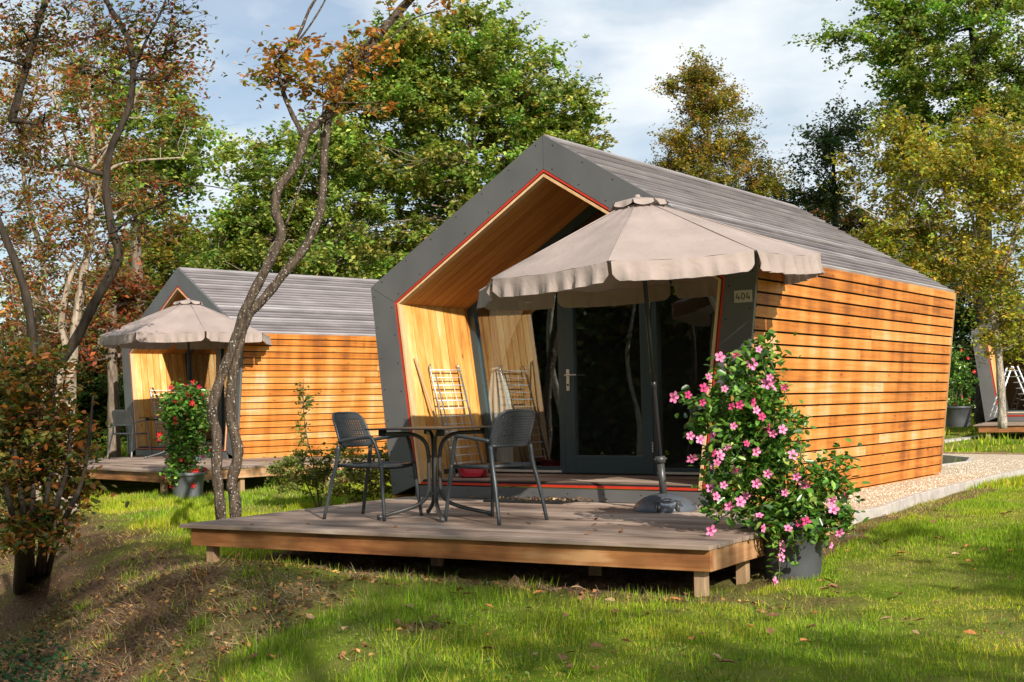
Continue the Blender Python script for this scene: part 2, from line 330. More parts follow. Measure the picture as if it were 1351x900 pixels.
# ------------------------------------------------------------------ ground height
def ss(a, b, x):
    t = np.clip((x-a)/(b-a), 0, 1); return t*t*(3-2*t)
_k = [(RNG.uniform(.6, 3.2), RNG.uniform(0, 2*PI), RNG.uniform(0, 2*PI)) for _ in range(26)]
def bumps(x, y):
    s = 0
    for f, a, p in _k: s = s+np.sin(f*2.1*(x*math.cos(a)+y*math.sin(a))+p)/(f+.6)
    return s*.11
def hgt(x, y):
    x = np.asarray(x, float); y = np.asarray(y, float)
    s = (x+1.44)*-.47+(y+3.25)*-.88
    z = -.34 + 0*x
    right = ss(1.9, 2.9, x)
    z = z + right*(.225*ss(-2.2, .7, y)+.04*ss(.7, 6, y)) + (1-right)*.12*ss(1., 10, y)
    z = z + .30*ss(9, 32, y)
    left = ss(-3.5, -7.5, x)
    bank = ss(-.3, 1.3, s)
    z = z - .05*ss(-2., .0, s) - .56*bank - .25*ss(1.6, 4, s)*ss(2.5, -1, x)
    mound = np.exp(-(((x+.7)/1.35)**2+((y+3.35)/.50)**2))*.115
    amp = .035+.12*bank*(1-ss(3, 6, s))
    return z + mound + bumps(x, y)*amp*2.0*(1-.75*ss(2.2, 3, x)) 
def gnd(px, py):
    d = ray(px, py); t = 3.
    z = -.3
    for _ in range(40):
        P = CAM_P+d*((z-CAM_P[2])/d[2]); z = .5*z+.5*float(hgt(P[0], P[1]))
    return P
def hz(x, y): return float(hgt(x, y))
def dirtmask(x, y):
    s = (x+1.44)*-.47+(y+3.25)*-.88; t = (x+1.44)*.88+(y+3.25)*-.47
    m = ss(-.9, -.05, s)*(1-ss(1.5, 2.6, s))*(1-ss(1.6, 3.6, t))
    m = np.maximum(m, np.exp(-(((x-1.2)/2.6)**2+((y+2.7)/.38)**2))*.9)          # under the deck edge
    m = np.maximum(m, ((x > -1.6) & (x < 3.1) & (y > -3.0) & (y < 4))*1.0)
    b = bumps(x*2.3+3, y*2.3)
    m = np.clip(m+b*.9-.05*0, 0, 1)*(m > .02)+np.clip(b*1.9-.42, 0, .75)*(m <= .02)
    return np.clip(m, 0, 1)
def lin(a, b, st): return np.linspace(a, b, max(2, int(round((b-a)/st))), endpoint=False)
xs = np.concatenate([[-900, -400, -200], lin(-120, -30, 8), lin(-30, -12, 1.), lin(-12, -3.5, .25), lin(-3.5, 6.5, .055), lin(6.5, 14, .4), lin(14, 60, 6), [60, 120, 250, 500, 900]])
ys = np.concatenate([[-500, -200, -60, -30, -16], lin(-13, -7, .5), lin(-7, -1.6, .055), lin(-1.6, 9, .14), lin(9, 40, 1.), lin(40, 120, 10), [120, 250, 500, 1200]])
X, Y = np.meshgrid(xs, ys); Z = hgt(X, Y)
near = ((X > -3.6) & (X < 6.6) & (Y > -7.1) & (Y < -1.4))
D_ = dirtmask(X, Y)
_k2 = [(RNG.uniform(9, 34), RNG.uniform(0, 2*PI), RNG.uniform(0, 2*PI)) for _ in range(22)]
cl_ = 0
for f, a, p in _k2: cl_ = cl_+np.sin(f*(X*math.cos(a)+Y*math.sin(a))+p)*(10/f)
Z = Z + near*(RNG.normal(0, .006, X.shape)*(1+2.0*D_)+cl_*.0065*D_)
nx, ny = len(xs), len(ys)
V = np.stack([X, Y, Z], -1).reshape(-1, 3)
idx = np.arange(nx*ny).reshape(ny, nx)
F = np.stack([idx[:-1, :-1], idx[:-1, 1:], idx[1:, 1:], idx[1:, :-1]], -1).reshape(-1, 4)
me = bpy.data.meshes.new('ground'); me.vertices.add(len(V)); me.vertices.foreach_set('co', V.ravel().astype(np.float32))
me.loops.add(F.size); me.loops.foreach_set('vertex_index', F.ravel().astype(np.int32)); me.polygons.add(len(F))
me.polygons.foreach_set('loop_start', np.arange(0, F.size, 4, dtype=np.int32))
me.update(calc_edges=True); me.polygons.foreach_set('use_smooth', np.ones(len(F), bool))
a = me.attributes.new('dirt', 'FLOAT', 'POINT'); a.data.foreach_set('value', D_.ravel().astype(np.float32))
def groundmat():
    m, t, b = newmat('lawn_soil'); lk = t.links.new; b.inputs['Roughness'].default_value = .95; b.inputs['Specular IOR Level'].default_value = .0
    tc = N(t, 'ShaderNodeTexCoord'); at_ = N(t, 'ShaderNodeAttribute', attribute_name='dirt')
    n1 = N(t, 'ShaderNodeTexNoise'); n1.inputs['Scale'].default_value = 1.1; n1.inputs['Detail'].default_value = 8; n1.inputs['Roughness'].default_value = .65
    n2 = N(t, 'ShaderNodeTexNoise'); n2.inputs['Scale'].default_value = 38; n2.inputs['Detail'].default_value = 8; n2.inputs['Roughness'].default_value = .7
    for n in (n1, n2): lk(tc.outputs['Object'], n.inputs[0])
    g = N(t, 'ShaderNodeValToRGB'); cr = g.color_ramp
    cr.elements.new(.5)
    for i_, (p, c) in enumerate([(.3, (.10, .16, .015)), (.5, (.17, .23, .025)), (.75, (.30, .25, .08))]): cr.elements[i_].position = p; cr.elements[i_].color = (*c, 1)
    d = N(t, 'ShaderNodeValToRGB'); d.color_ramp.elements[0].position = .3; d.color_ramp.elements[1].position = .72
    d.color_ramp.elements[0].color = (.05, .028, .016, 1); d.color_ramp.elements[1].color = (.30, .19, .115, 1)
    lk(n1.outputs[0], g.inputs[0]); lk(n2.outputs[0], d.inputs[0])
    mx = N(t, 'ShaderNodeMix', data_type='RGBA'); lk(at_.outputs['Fac'], mx.inputs[0]); lk(g.outputs[0], mx.inputs[6]); lk(d.outputs[0], mx.inputs[7])
    lk(mx.outputs[2], b.inputs['Base Color'])
    bp = N(t, 'ShaderNodeBump'); bp.inputs['Strength'].default_value = .9; bp.inputs['Distance'].default_value = .04; lk(n2.outputs[0], bp.inputs['Height']); lk(bp.outputs[0], b.inputs['Normal'])
    return m
me.materials.append(groundmat()); o = bpy.data.objects.new('ground', me); COL.objects.link(o); tag(o, kind='structure')

# ---------------------------------------------- gravel path and kerbs
PZ = -.045
def gravelmat():
    m, t, b = newmat('gravel'); lk = t.links.new; b.inputs['Roughness'].default_value = .9
    tc = N(t, 'ShaderNodeTexCoord'); v = N(t, 'ShaderNodeTexVoronoi'); v.inputs['Scale'].default_value = 70; lk(tc.outputs['Object'], v.inputs[0])
    r = N(t, 'ShaderNodeValToRGB'); cr = r.color_ramp
    cr.elements.new(.5)
    for i_, (p, c) in enumerate([(.1, (.32, .23, .14)), (.5, (.56, .44, .29)), (.9, (.74, .63, .47))]): cr.elements[i_].position = p; cr.elements[i_].color = (*c, 1)
    s = N(t, 'ShaderNodeSeparateColor'); lk(v.outputs['Color'], s.inputs[0]); lk(s.outputs[0], r.inputs[0]); lk(r.outputs[0], b.inputs['Base Color'])
    bp = N(t, 'ShaderNodeBump'); bp.inputs['Strength'].default_value = .8; bp.inputs['Distance'].default_value = .012; bp.invert = True
    lk(v.outputs['Distance'], bp.inputs['Height']); lk(bp.outputs[0], b.inputs['Normal']); return m
MT['gravel'] = gravelmat()
kerb_in = [(2.80, .16), (2.83, .95), (2.69, 2.14), (2.62, 3.59), (2.58, 5.2), (2.56, 7.2), (2.75, 8.3), (3.5, 9.0), (9, 9.6)]
poly = [(1.6, -.2), (2.8, -.2)]+kerb_in+[(9, 11.0), (5, 11.1), (1.61, 11.15), (.3, 11.4), (-5, 12.2), (-5, 11.4), (.5, 10.7), (1.15, 9.9), (1.45, 8.6), (1.38, 7.4), (1.2, 6.2), (1.2, 3)]
mb = MB(); mb.add([(x, y, PZ) for x, y in poly], [tuple(range(len(poly)))]); tag(mb.build('gravel_path', 'gravel'), kind='structure')
pp = MB()
for _ in range(5200):
    y = random.uniform(.1, 9.5); x = random.uniform(1.75, 2.85) if y < 7 else random.uniform(1.4, 3.6)
    if x > np.interp(y, [p[1] for p in kerb_in], [p[0] for p in kerb_in])-.02: continue
    r = random.uniform(.005, .012); q = [(x+r*random.uniform(.7, 1.2)*math.cos(a), y+r*random.uniform(.7, 1.2)*math.sin(a), PZ+.001) for a in (.3, 1.8, 3.3, 5.)]
    pp.add(q+[(x, y, PZ+r*.9)], [(0, 1, 4), (1, 2, 4), (2, 3, 4), (3, 0, 4)])
MT['pebble'] = wood('loose_pebble', [(0, (.30, .22, .14)), (.5, (.58, .46, .32)), (1, (.8, .72, .6))], (40, 40, 40), varamt=1.2)
tag(pp.build('loose_gravel', 'pebble'), 'loose pale gravel stones scattered over the path beside the cabin', 'gravel', kind='stuff')
def kerb(name, pts, top, wd=.055, dp=.16, label=None, mat='concrete'):
    t = thing(name, label, 'kerb', (pts[0][0], pts[0][1], top or 0))
    P = [np.array(p, float) for p in pts]
    # resample into 1 m blocks
    seg = []
    for a, b in zip(P[:-1], P[1:]):
        n = max(1, int(round(np.linalg.norm(b-a)/1.0)))
        for k in range(n): seg.append((a+(b-a)*k/n, a+(b-a)*(k+1)/n))
    mb = MB()
    for a, b in seg:
        d = (b-a)/np.linalg.norm(b-a); a2 = a+d*.003; b2 = b-d*.003; n_ = np.array([-d[1], d[0]])*wd/2; j = random.uniform(-.006, .006)
        tz = lambda p: (top if top is not None else hz(p[0], p[1])+.05)+j
        q = [a2-n_, a2+n_, b2+n_, b2-n_]
        q = [q_-P[0] for q_ in q]
        za, zb = tz(a)-(top or 0), tz(b)-(top or 0); o_ = 0

        zz = [za, za, zb, zb]
        mb.hexa([(q[i][0], q[i][1], zz[i]-dp) for i in range(4)]+[(q[i][0], q[i][1], zz[i]) for i in range(4)])
    if top is None: t.location.z = 0
    mb.build('edging', mat, t, bevel=.006); return t
kerb('path_kerb', [(x+.03, y) for x, y in kerb_in], -.028, label='pale concrete kerb between gravel path and right lawn')
kerb('path_kerb', [(1.32, 7.62), (1.42, 8.6), (1.12, 9.9), (.5, 10.66), (-3, 11.2)], -.03, wd=.05, label='short pale kerb round the grass patch behind the cabin')
kerb('path_kerb', [(-3, 12.1), (.3, 11.45), (1.61, 11.2), (9, 11.1)], -.02, wd=.04, label='dark narrow edging on the far side of the gravel path', mat='post')
fk = [gnd(1240, 584), gnd(1290, 578), gnd(1330, 575.5), gnd(1420, 572)]
kerb('path_kerb', [(p[0], p[1]) for p in fk], None, wd=.25, dp=.2, label='distant pale concrete kerb across the grass near the right cabin')
# ------------------------------------------------------------------ cabin
WE, HE, HA, WB, LEN = 2.1585, 2.1447, 3.456, 1.908, 5.752
WI, HI, AI, WIB, ZI, LR = 1.848, 1.9735, 3.1316, 1.602, .1786, 6.10
DEP = 1.2
FY = .003
def lerp(a, b, t): return tuple(a[i]+(b[i]-a[i])*t for i in range(len(a)))
def make_cabin(label):
    t = thing('wooden_cabin', label, 'cabin', (0, 0, 0), 0, 'prism shaped wooden holiday cabins')
    def xo(z): return WB+(WE-WB)*z/HE       # outer half-width at height
    # front frame: ring of panels
    fr = MB()
    outer = [(-WB, FY), (-WE, HE), (0, HA), (WE, HE), (WB, FY)]; inner = [(-WIB+.005, ZI), (-WI, HI), (0, AI), (WI, HI), (WIB-.005, ZI)]
    inner[0] = (-WIB, ZI-.06); inner[4] = (WIB, ZI-.06)
    for i in range(4):
        a, b, c, d = outer[i], outer[i+1], inner[i+1], inner[i]
        def inset(p, q): return p
        # little seam between panels: shrink ends by 3 mm
        u = np.array(b)-np.array(a); u = u/np.linalg.norm(u)*.0025
        P = [np.array(a)+u, np.array(b)-u, np.array(c)-u, np.array(d)+u]
        fr.prism([(p[0], 0, p[1]) for p in P], (0, .035, 0), 0)
        # screws
        for k in range(7):
            for e, off in ((0, .035), (1, .035)):
                s_ = (k+.35)/6.6
                pa = np.array(lerp(a, b, s_)); pb = np.array(lerp(d, c, s_)); dn = (pb-pa)/np.linalg.norm(pb-pa)
                p = pa+dn*.045 if e == 0 else pb-dn*.045
                if p[1] < .03: continue
                fr.tube([(p[0], -.0035, p[1]), (p[0], .002, p[1])], .0065, 8, 2)
    # dark sub-frame behind
    sub = [(-WB+.004, FY+.002), (-WE+.004, HE), (0, HA-.004), (WE-.004, HE), (WB-.004, FY+.002)]
    for i in range(4):
        fr.prism([(p[0], 0, p[1]) for p in (sub[i], sub[i+1], lerp(inner[i+1], sub[i+1], .02), lerp(inner[i], sub[i], .02))], (0, .03, 0), 1)
        fr.v[-8:] = [(x, y+.037, z) for x, y, z in fr.v[-8:]]
    fr.build('front_frame', ['frame', 'dark', 'screw'], t)
    # kick plate
    kp = MB(); kp.box((0, .02, .062), (2*WIB+.02, .03, .112)); 
    for x in np.linspace(-1.35, 1.35, 8): kp.tube([(x, .003, .075), (x, .006, .075)], .006, 8, 1)
    kp.build('kick_plate', ['frame', 'screw'], t)
    # red trim ring and pale wood ring
    def ring(mbd, off0, off1, y0, y1, bottom=None, mi=0):
        I = [(-WIB, ZI), (-WI, HI), (0, AI), (WI, HI), (WIB, ZI)]
        def sh(off):
            return [(-WIB+off, ZI-.045), (-WI+off*1.0, HI-off*.35), (0, AI-off*1.17), (WI-off, HI-off*.35), (WIB-off, ZI-.045)]
        A, B = sh(off0), sh(off1)
        for i in range(4): mbd.prism([(A[i][0], y0, A[i][1]), (A[i+1][0], y0, A[i+1][1]), (B[i+1][0], y0, B[i+1][1]), (B[i][0], y0, B[i][1])], (0, y1-y0, 0), mi)
    rt = MB(); ring(rt, 0.002, .024, .004, .05); rt.box((0, .027, .140), (2*WIB-.05, .046, .022)); rt.build('red_trim', 'red', t)
    wt = MB(); ring(wt, .040, .064, -.004, .07); wt.build('wood_trim', 'trimw', t)
    dk = MB(); ring(dk, .024, .040, .02, .07); dk.box((0, .05, .160), (2*WIB-.06, .04, .014)); dk.build('shadow_gap', 'dark', t)
    # porch lining
    bw = .1325; g = .010; n = int((DEP-.02)/bw)
    def offp(off): return (-WIB+off, ZI), (-WI+off, HI-off*.35), (0, AI-off*1.17)
    b0, e0, a0 = offp(.062)
    b1, e1, a1 = offp(.045)
    for sgn, nm in ((-1, 'porch_wall'), (1, 'porch_wall')):
        wl = MB(); sf = MB(); s_ = -sgn
        for k in range(9):
            y0 = .072+k*bw; y1 = min(y0+bw-g, DEP-.01)
            if y1-y0 < .03: continue
            P = [(s_*b0[0], y0, b0[1]), (s_*e0[0], y0, e0[1]), (s_*e1[0], y0, e1[1]), (s_*b1[0], y0, b1[1])]
            wl.prism(P, (0, y1-y0, 0), 0)
            P = [(s_*e0[0], y0, e0[1]), (s_*a0[0], y0, a0[1]), (s_*a1[0], y0, a1[1]), (s_*e1[0], y0, e1[1])]
            sf.prism(P, (0, y1-y0, 0), 0)
        q = [(s_*(b1[0]-.014), .075, b1[1]), (s_*(e1[0]-.014), .075, e1[1]), (s_*(e1[0]-.02), .075, e1[1]), (s_*(b1[0]-.02), .075, b1[1])]
        wl.prism(q, (0, DEP-.08, 0), 1)
        q = [(s_*e1[0], .075, e1[1]+.016), (s_*a1[0], .075, a1[1]+.016), (s_*a1[0], .075, a1[1]+.022), (s_*e1[0], .075, e1[1]+.022)]
        sf.prism(q, (0, DEP-.08, 0), 1)
        wl.build('porch_wall', ['lining', 'dark'], t); sf.build('porch_ceiling', ['soffit', 'dark'], t)
    # porch floor (boards along x)
    pf = MB()
    for k in range(9): pf.box((0, .055+k*.13+.063, ZI-.015), (2*WIB-.09, .126, .026), 0)
    pf.build('porch_floor', 'deckw', t)
    # side walls: horizontal open joint boards
    n_ = np.array([WB-WE, 0, -HE]); wl_ = np.linalg.norm(n_); n_ = n_/wl_; pit = .1104; s0 = .0916
    nout = np.array([HE, 0, WB-WE]); nout = nout/np.linalg.norm(nout)   # outward normal for the right side
    for sg in (1, -1):
        sw = MB()
        for k in range(-1, 20):
            a = max(0.0, s0+k*pit+.009); b = min(s0+(k+1)*pit-.009, wl_+.045)
            if k == -1: a = .0
            A = np.array([WE, 0, HE])+n_*a; B = np.array([WE, 0, HE])+n_*b
            yb = LEN+.35*(1-max(0, a)/wl_)*0
            dd = random.uniform(-.002, .002)
            th_ = .022
            P = [A-nout*(.004-dd), B+nout*(.004+dd), B-nout*th_, A-nout*(th_+.006)]
            P = [(sg*p[0], .04, p[2]) for p in P]
            ln = LEN-.04; cut = random.uniform(1.4, 4.4)
            sw.prism(P, (0, cut-.002, 0), 0); sw.prism([(p[0], p[1]+cut+.002, p[2]) for p in P], (0, ln-cut-.002, 0), 0)
            if B[2] > .05:
                for yy in list(np.arange(.12, LEN, .62))+[cut-.03, cut+.09]:
                    for ff in (.25, .75):
                        q_ = A+(B-A)*ff; q_ = q_-nout*(.004-dd)*(1-ff)+nout*(.004+dd)*ff
                        sw.tube([(sg*(q_[0]-.002), yy, q_[2]), (sg*(q_[0]+.0012), yy, q_[2])], .0036, 5, 1, smooth=False)
        A = np.array([WE, 0, HE])-nout*.03; B = np.array([WB, 0, 0])-nout*.045
        sw.prism([(sg*A[0], .05, A[2]), (sg*B[0], .05, .01), (sg*(B[0]-.02), .05, .01), (sg*(A[0]-.02), .05, A[2])], (0, LEN-.06, 0), 1)
        A = np.array([WE, LEN, HE])+nout*.006; B = np.array([WB, LEN, 0])+nout*.006
        sw.prism([(sg*A[0], LEN+.002, A[2]), (sg*B[0], LEN+.002, .005), (sg*(B[0]-.05), LEN+.002, .005), (sg*(A[0]-.05), LEN+.002, A[2])], (0, .02, 0), 2)
        sw.build('side_wall', ['clad', 'dark', 'post'], t)
    # roof slopes
    for sg in (1, -1):
        rf = MB(); e = np.array([WE, 0, HE]); r_ = np.array([0, 0, HA]); sl_ = e-r_; ln = np.linalg.norm(sl_); d = sl_/ln; up = np.array([-d[2], 0, d[0]])
        nb = 24; pb = ln/nb
        for k in range(nb):
            a = r_+d*(k*pb+.005); b = r_+d*((k+1)*pb-.014); yb = LR+(LEN-LR)*((k+.5)/nb)
            dd = random.uniform(-.003, .004)
            P = [a+up*(.000+dd), b+up*(.016+dd), b-up*.012, a-up*.018]
            rf.prism([(sg*p[0], .036, p[2]) for p in P], (0, yb-.036, 0), 0)
        P = [r_-up*.03, e-up*.03, e-up*.05, r_-up*.05]
        rf.prism([(sg*p[0], .04, p[2]) for p in P], (0, LEN-.05, 0), 1)
        rf.build('roof_slope', ['roof', 'dark'], t)
    rc = MB(); rc.prism([(-.07, .036, HA-.035), (0, .036, HA+.010), (.07, .036, HA-.035), (0, .036, HA-.012)], (0, LR-.04, 0), 0); rc.build('ridge_cap', 'roof', t)
    # back wall and interior shell
    bk = MB(); bk.prism([(-WB+.05, LEN-.06, .01), (-WE+.05, LEN-.06, HE), (0, LEN-.06, HA-.06), (WE-.05, LEN-.06, HE), (WB-.05, LEN-.06, .01)], (0, .05, 0), 0); bk.build('back_wall', 'clad', t)
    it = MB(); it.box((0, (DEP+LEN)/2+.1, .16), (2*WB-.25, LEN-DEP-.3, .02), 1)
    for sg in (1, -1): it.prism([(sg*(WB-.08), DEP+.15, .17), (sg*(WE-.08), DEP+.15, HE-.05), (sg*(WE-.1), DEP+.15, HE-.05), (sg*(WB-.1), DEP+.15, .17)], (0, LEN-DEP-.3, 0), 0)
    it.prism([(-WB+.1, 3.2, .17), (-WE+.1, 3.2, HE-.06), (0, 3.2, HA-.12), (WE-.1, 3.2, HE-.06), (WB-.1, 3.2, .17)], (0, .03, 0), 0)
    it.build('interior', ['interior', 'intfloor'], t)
    # glass front: frames
    y0 = DEP
    gb, ge, ga = (-WIB+.065, ZI+.0), (-WI+.065, HI-.03), (0, AI-.08)
    wf = MB(); dx0, dx1 = -.56, .48; TZ = 2.16
    fw = .075
    def bar(p, q, w_=fw, d_=.07, yy=y0, up=(0, 1, 0)):
        wf.beam((p[0], yy, p[1]), (q[0], yy, q[1]), w_, d_, up=up)
    bar((gb[0]+fw/2, gb[1]), (ge[0]+fw/2, ge[1])); bar((-gb[0]-fw/2, gb[1]), (-ge[0]-fw/2, ge[1]))
    bar((ge[0]+fw*.3, ge[1]-.02), (-.02, ga[1]-fw*.62), d_=.068); bar((-ge[0]-fw*.3, ge[1]-.02), (.02, ga[1]-fw*.62), d_=.066)
    bar((gb[0]+.08, ZI+.05), (dx0-.03, ZI+.05), .05, .06); bar((-gb[0]-.08, ZI+.05), (dx1+.03, ZI+.05), .05, .06)
    def topz(x): return ge[1]+(ga[1]-ge[1])*(1-abs(x)/abs(ge[0]))-.06
    bar((dx0-.03, ZI), (dx0-.03, topz(dx0)), .06, .075); bar((dx1+.03, ZI), (dx1+.03, topz(dx1)), .06, .075)
    bar((dx0, TZ+.03), (dx1, TZ+.03), .06, .072)
    wf.build('window_frame', 'winframe', t)
    sb = MB(); sb.box(((gb[0]+dx0)/2, y0-.04, ZI+.028), (abs(dx0-gb[0])-.08, .03, .022)); sb.build('window_sill', 'sill', t)
    sb = MB(); sb.box(((-gb[0]+dx1)/2, y0-.04, ZI+.028), (abs(-gb[0]-dx1)-.08, .03, .022)); sb.build('window_sill', 'sill', t)
    def pane(poly):
        p = MB(); p.prism([(x, y0+.004, z) for x, z in poly], (0, .006, 0)); return p.build('window_pane', 'glass', t)
    pane([(gb[0]+fw, ZI+.07), (dx0-.06, ZI+.07), (dx0-.06, topz(dx0)-.01), (ge[0]+fw, ge[1]-.03)])
    pane([(-gb[0]-fw, ZI+.07), (-ge[0]-fw, ge[1]-.03), (dx1+.06, topz(dx1)-.01), (dx1+.06, ZI+.07)])
    pane([(dx0, TZ+.06), (dx1, TZ+.06), (dx1, topz(dx1)), (-.0, topz(0)-.03), (dx0, topz(dx0))])
    # door
    dr = MB(); sw_ = .125; yd = y0-.012
    dr.beam((dx0+sw_/2+.004, yd, ZI+.012), (dx0+sw_/2+.004, yd, TZ-.004), sw_, .06, up=(0, 1, 0)); dr.beam((dx1-sw_/2-.004, yd, ZI+.012), (dx1-sw_/2-.004, yd, TZ-.004), sw_, .06, up=(0, 1, 0))
    dr.box(((dx0+dx1)/2, yd, ZI+.012+.09), (dx1-dx0-2*sw_-.01, .058, .18)); dr.box(((dx0+dx1)/2, yd, TZ-.07), (dx1-dx0-2*sw_-.01, .058, .125))
    D = dr.build('door', 'winframe', t, bevel=.004)
    p = MB(); p.box(((dx0+dx1)/2, yd+.008, (ZI+TZ)/2+.03), (dx1-dx0-2*sw_, .008, TZ-ZI-.30)); p.build('door_pane', 'glass', D)
    hd = MB(); hx = dx0+.062; hzz = ZI+.02+1.0
    hd.box((hx, yd-.036, hzz-.05), (.036, .010, .22)); hd.tube([(hx, yd-.04, hzz), (hx, yd-.085, hzz)], .009, 10); hd.tube([(hx-.008, yd-.085, hzz), (hx+.125, yd-.085, hzz)], .009, 10)
    hd.tube([(hx, yd-.040, hzz-.10), (hx, yd-.046, hzz-.10)], .012, 12, 1)
    hd.build('door_handle', ['alu', 'ink'], D, bevel=.003)
    for zz in (TZ-.28, (ZI+TZ)/2+.08, ZI+.28):
        hg = MB()
        for q in range(4): hg.tube([(dx1-.004, yd-.04, zz-.05+q*.027), (dx1-.004, yd-.04, zz-.03+q*.027)], .009, 8)
        hg.build('hinge', 'alu', D)
    return t
cab = make_cabin('large orange clad cabin numbered 404 with open porch behind the table and chairs')
def digits(mb, txt, x0, z0, h, y, th):
    w_ = h*.56; gp = h*.26; st = h*.13
    for ch in txt:
        if ch == '4':
            mb.beam((x0+w_*.42, y, z0+h), (x0, y, z0+h*.30), st, th, up=(0, 1, 0), mi=1); mb.beam((x0-st*.3, y-.0002, z0+h*.28), (x0+w_*1.05, y-.0002, z0+h*.28), st, th, up=(0, 1, 0), mi=1)
            mb.beam((x0+w_*.78, y-.0004, z0+h*.55), (x0+w_*.78, y-.0004, z0), st, th, up=(0, 1, 0), mi=1)
        else:
            P = [(x0+w_/2+math.cos(a)*w_*.45, z0+h/2+math.copysign(abs(math.sin(a))**.75, math.sin(a))*h*.45) for a in np.linspace(0, 2*PI, 17)]
            for a, b in zip(P[:-1], P[1:]): mb.beam((a[0], y, a[1]), (b[0], y, b[1]), st, th, up=(0, 1, 0), mi=1)
        x0 += w_+gp
pl = MB(); pc = ony(981, 391, 0); pl.box((pc[0], -.006, pc[2]), (.165, .008, .105))
digits(pl, '404', pc[0]-.065, pc[2]-.028, .058, -.0105, .002)
pl.build('number_plate', ['plate', 'ink'], cab)
# left cabin and far right cabin
cab2 = copy_tree(cab); cab2['label'] = 'smaller looking cabin further back on the left behind the twisted tree trunks'
TH2 = -.2031672572; T2 = np.array([-11.92326577, 6.02364642, .0504])
cab2.location = T2; cab2.rotation_euler = (0, 0, TH2)
for c in list(bpy.data.objects):
    if c.parent == cab2 and c.name.startswith('number_plate'): bpy.data.objects.remove(c)
def L2(x, y, z=0.): return np.array([T2[0]+math.cos(TH2)*x-math.sin(TH2)*y, T2[1]+math.sin(TH2)*x+math.cos(TH2)*y, T2[2]+z])
cab3 = copy_tree(cab2); cab3['label'] = 'far cabin cut off by the right edge with pale frame behind the birch'
TH3 = .17; P3 = at(1300, 557, 31.5); T3 = P3-np.array([math.cos(TH3)*-WB, math.sin(TH3)*-WB, 0])
cab3.location = T3; cab3.rotation_euler = (0, 0, TH3)
def L3(x, y, z=0.): return np.array([T3[0]+math.cos(TH3)*x-math.sin(TH3)*y, T3[1]+math.sin(TH3)*x+math.cos(TH3)*y, T3[2]+z])

# ---------------------------------------------- decks
def make_deck(label, origin, ang, W, Dp, posts, group='timber terraces'):
    t = thing('timber_deck', label, 'deck', origin, ang, group)
    bd = MB(); n = int(Dp/.145)
    for k in range(n):
        bd.box((W/2, k*.145+.066, -.014+random.uniform(-.001, .001)), (W+random.uniform(-.006, .012), .131, .028), 0)
        for _ in range(0): pass
    bd.build('deck_boards', 'deckw', t, bevel=.003)
    f = MB(); f.box((W/2+.045, .055, -.098), (W-.11, .035, .138)); f.build('front_fascia', 'fascia', t, bevel=.003)
    f = MB(); f.box((W-.028, Dp/2+.03, -.098), (.035, Dp-.085, .138)); f.build('side_fascia', 'fascia_end', t, bevel=.003)
    f = MB(); f.box((.085, Dp/2+.03, -.098), (.035, Dp-.09, .138)); f.build('side_fascia', 'fascia_end', t, bevel=.003)
    j = MB()
    for x in np.arange(.5, W-.2, .6): j.box((x, Dp/2+.05, -.105), (.045, Dp-.2, .12))
    j.build('joists', 'post', t)
    for x, y in posts:
        p = MB(); p.box((x, y, -.32), (.075, .075, .30)); p.build('post', 'post', t, bevel=.003)
    return t
DKA = math.atan2(.30, 4.57)
make_deck('wide grey boarded deck carrying the bistro table and umbrella', (-1.54, -3.14, 0), DKA, 4.58, 3.26,
          [(.25, .13), (1.9, .9), (3.3, .9), (4.47, .12), (4.47, .85), (.25, 1.6), (2.3, 1.7), (4.47, 2.2)])
d2o = L2(-1.3, -2.9)
make_deck('deck in front of the left cabin carrying a single grey chair', d2o, TH2, 5.85, 4.1,
          [(.3, .13), (2.9, .2), (5.74, .12), (5.74, 1.4), (5.74, 3.)])
d3o = L3(-1.9, -2.8, 0)
make_deck('far deck of the right cabin beyond the grass', (d3o[0], d3o[1], d3o[2]), TH3, 3.9, 2.78, [(.3, .13), (3.8, .12)])

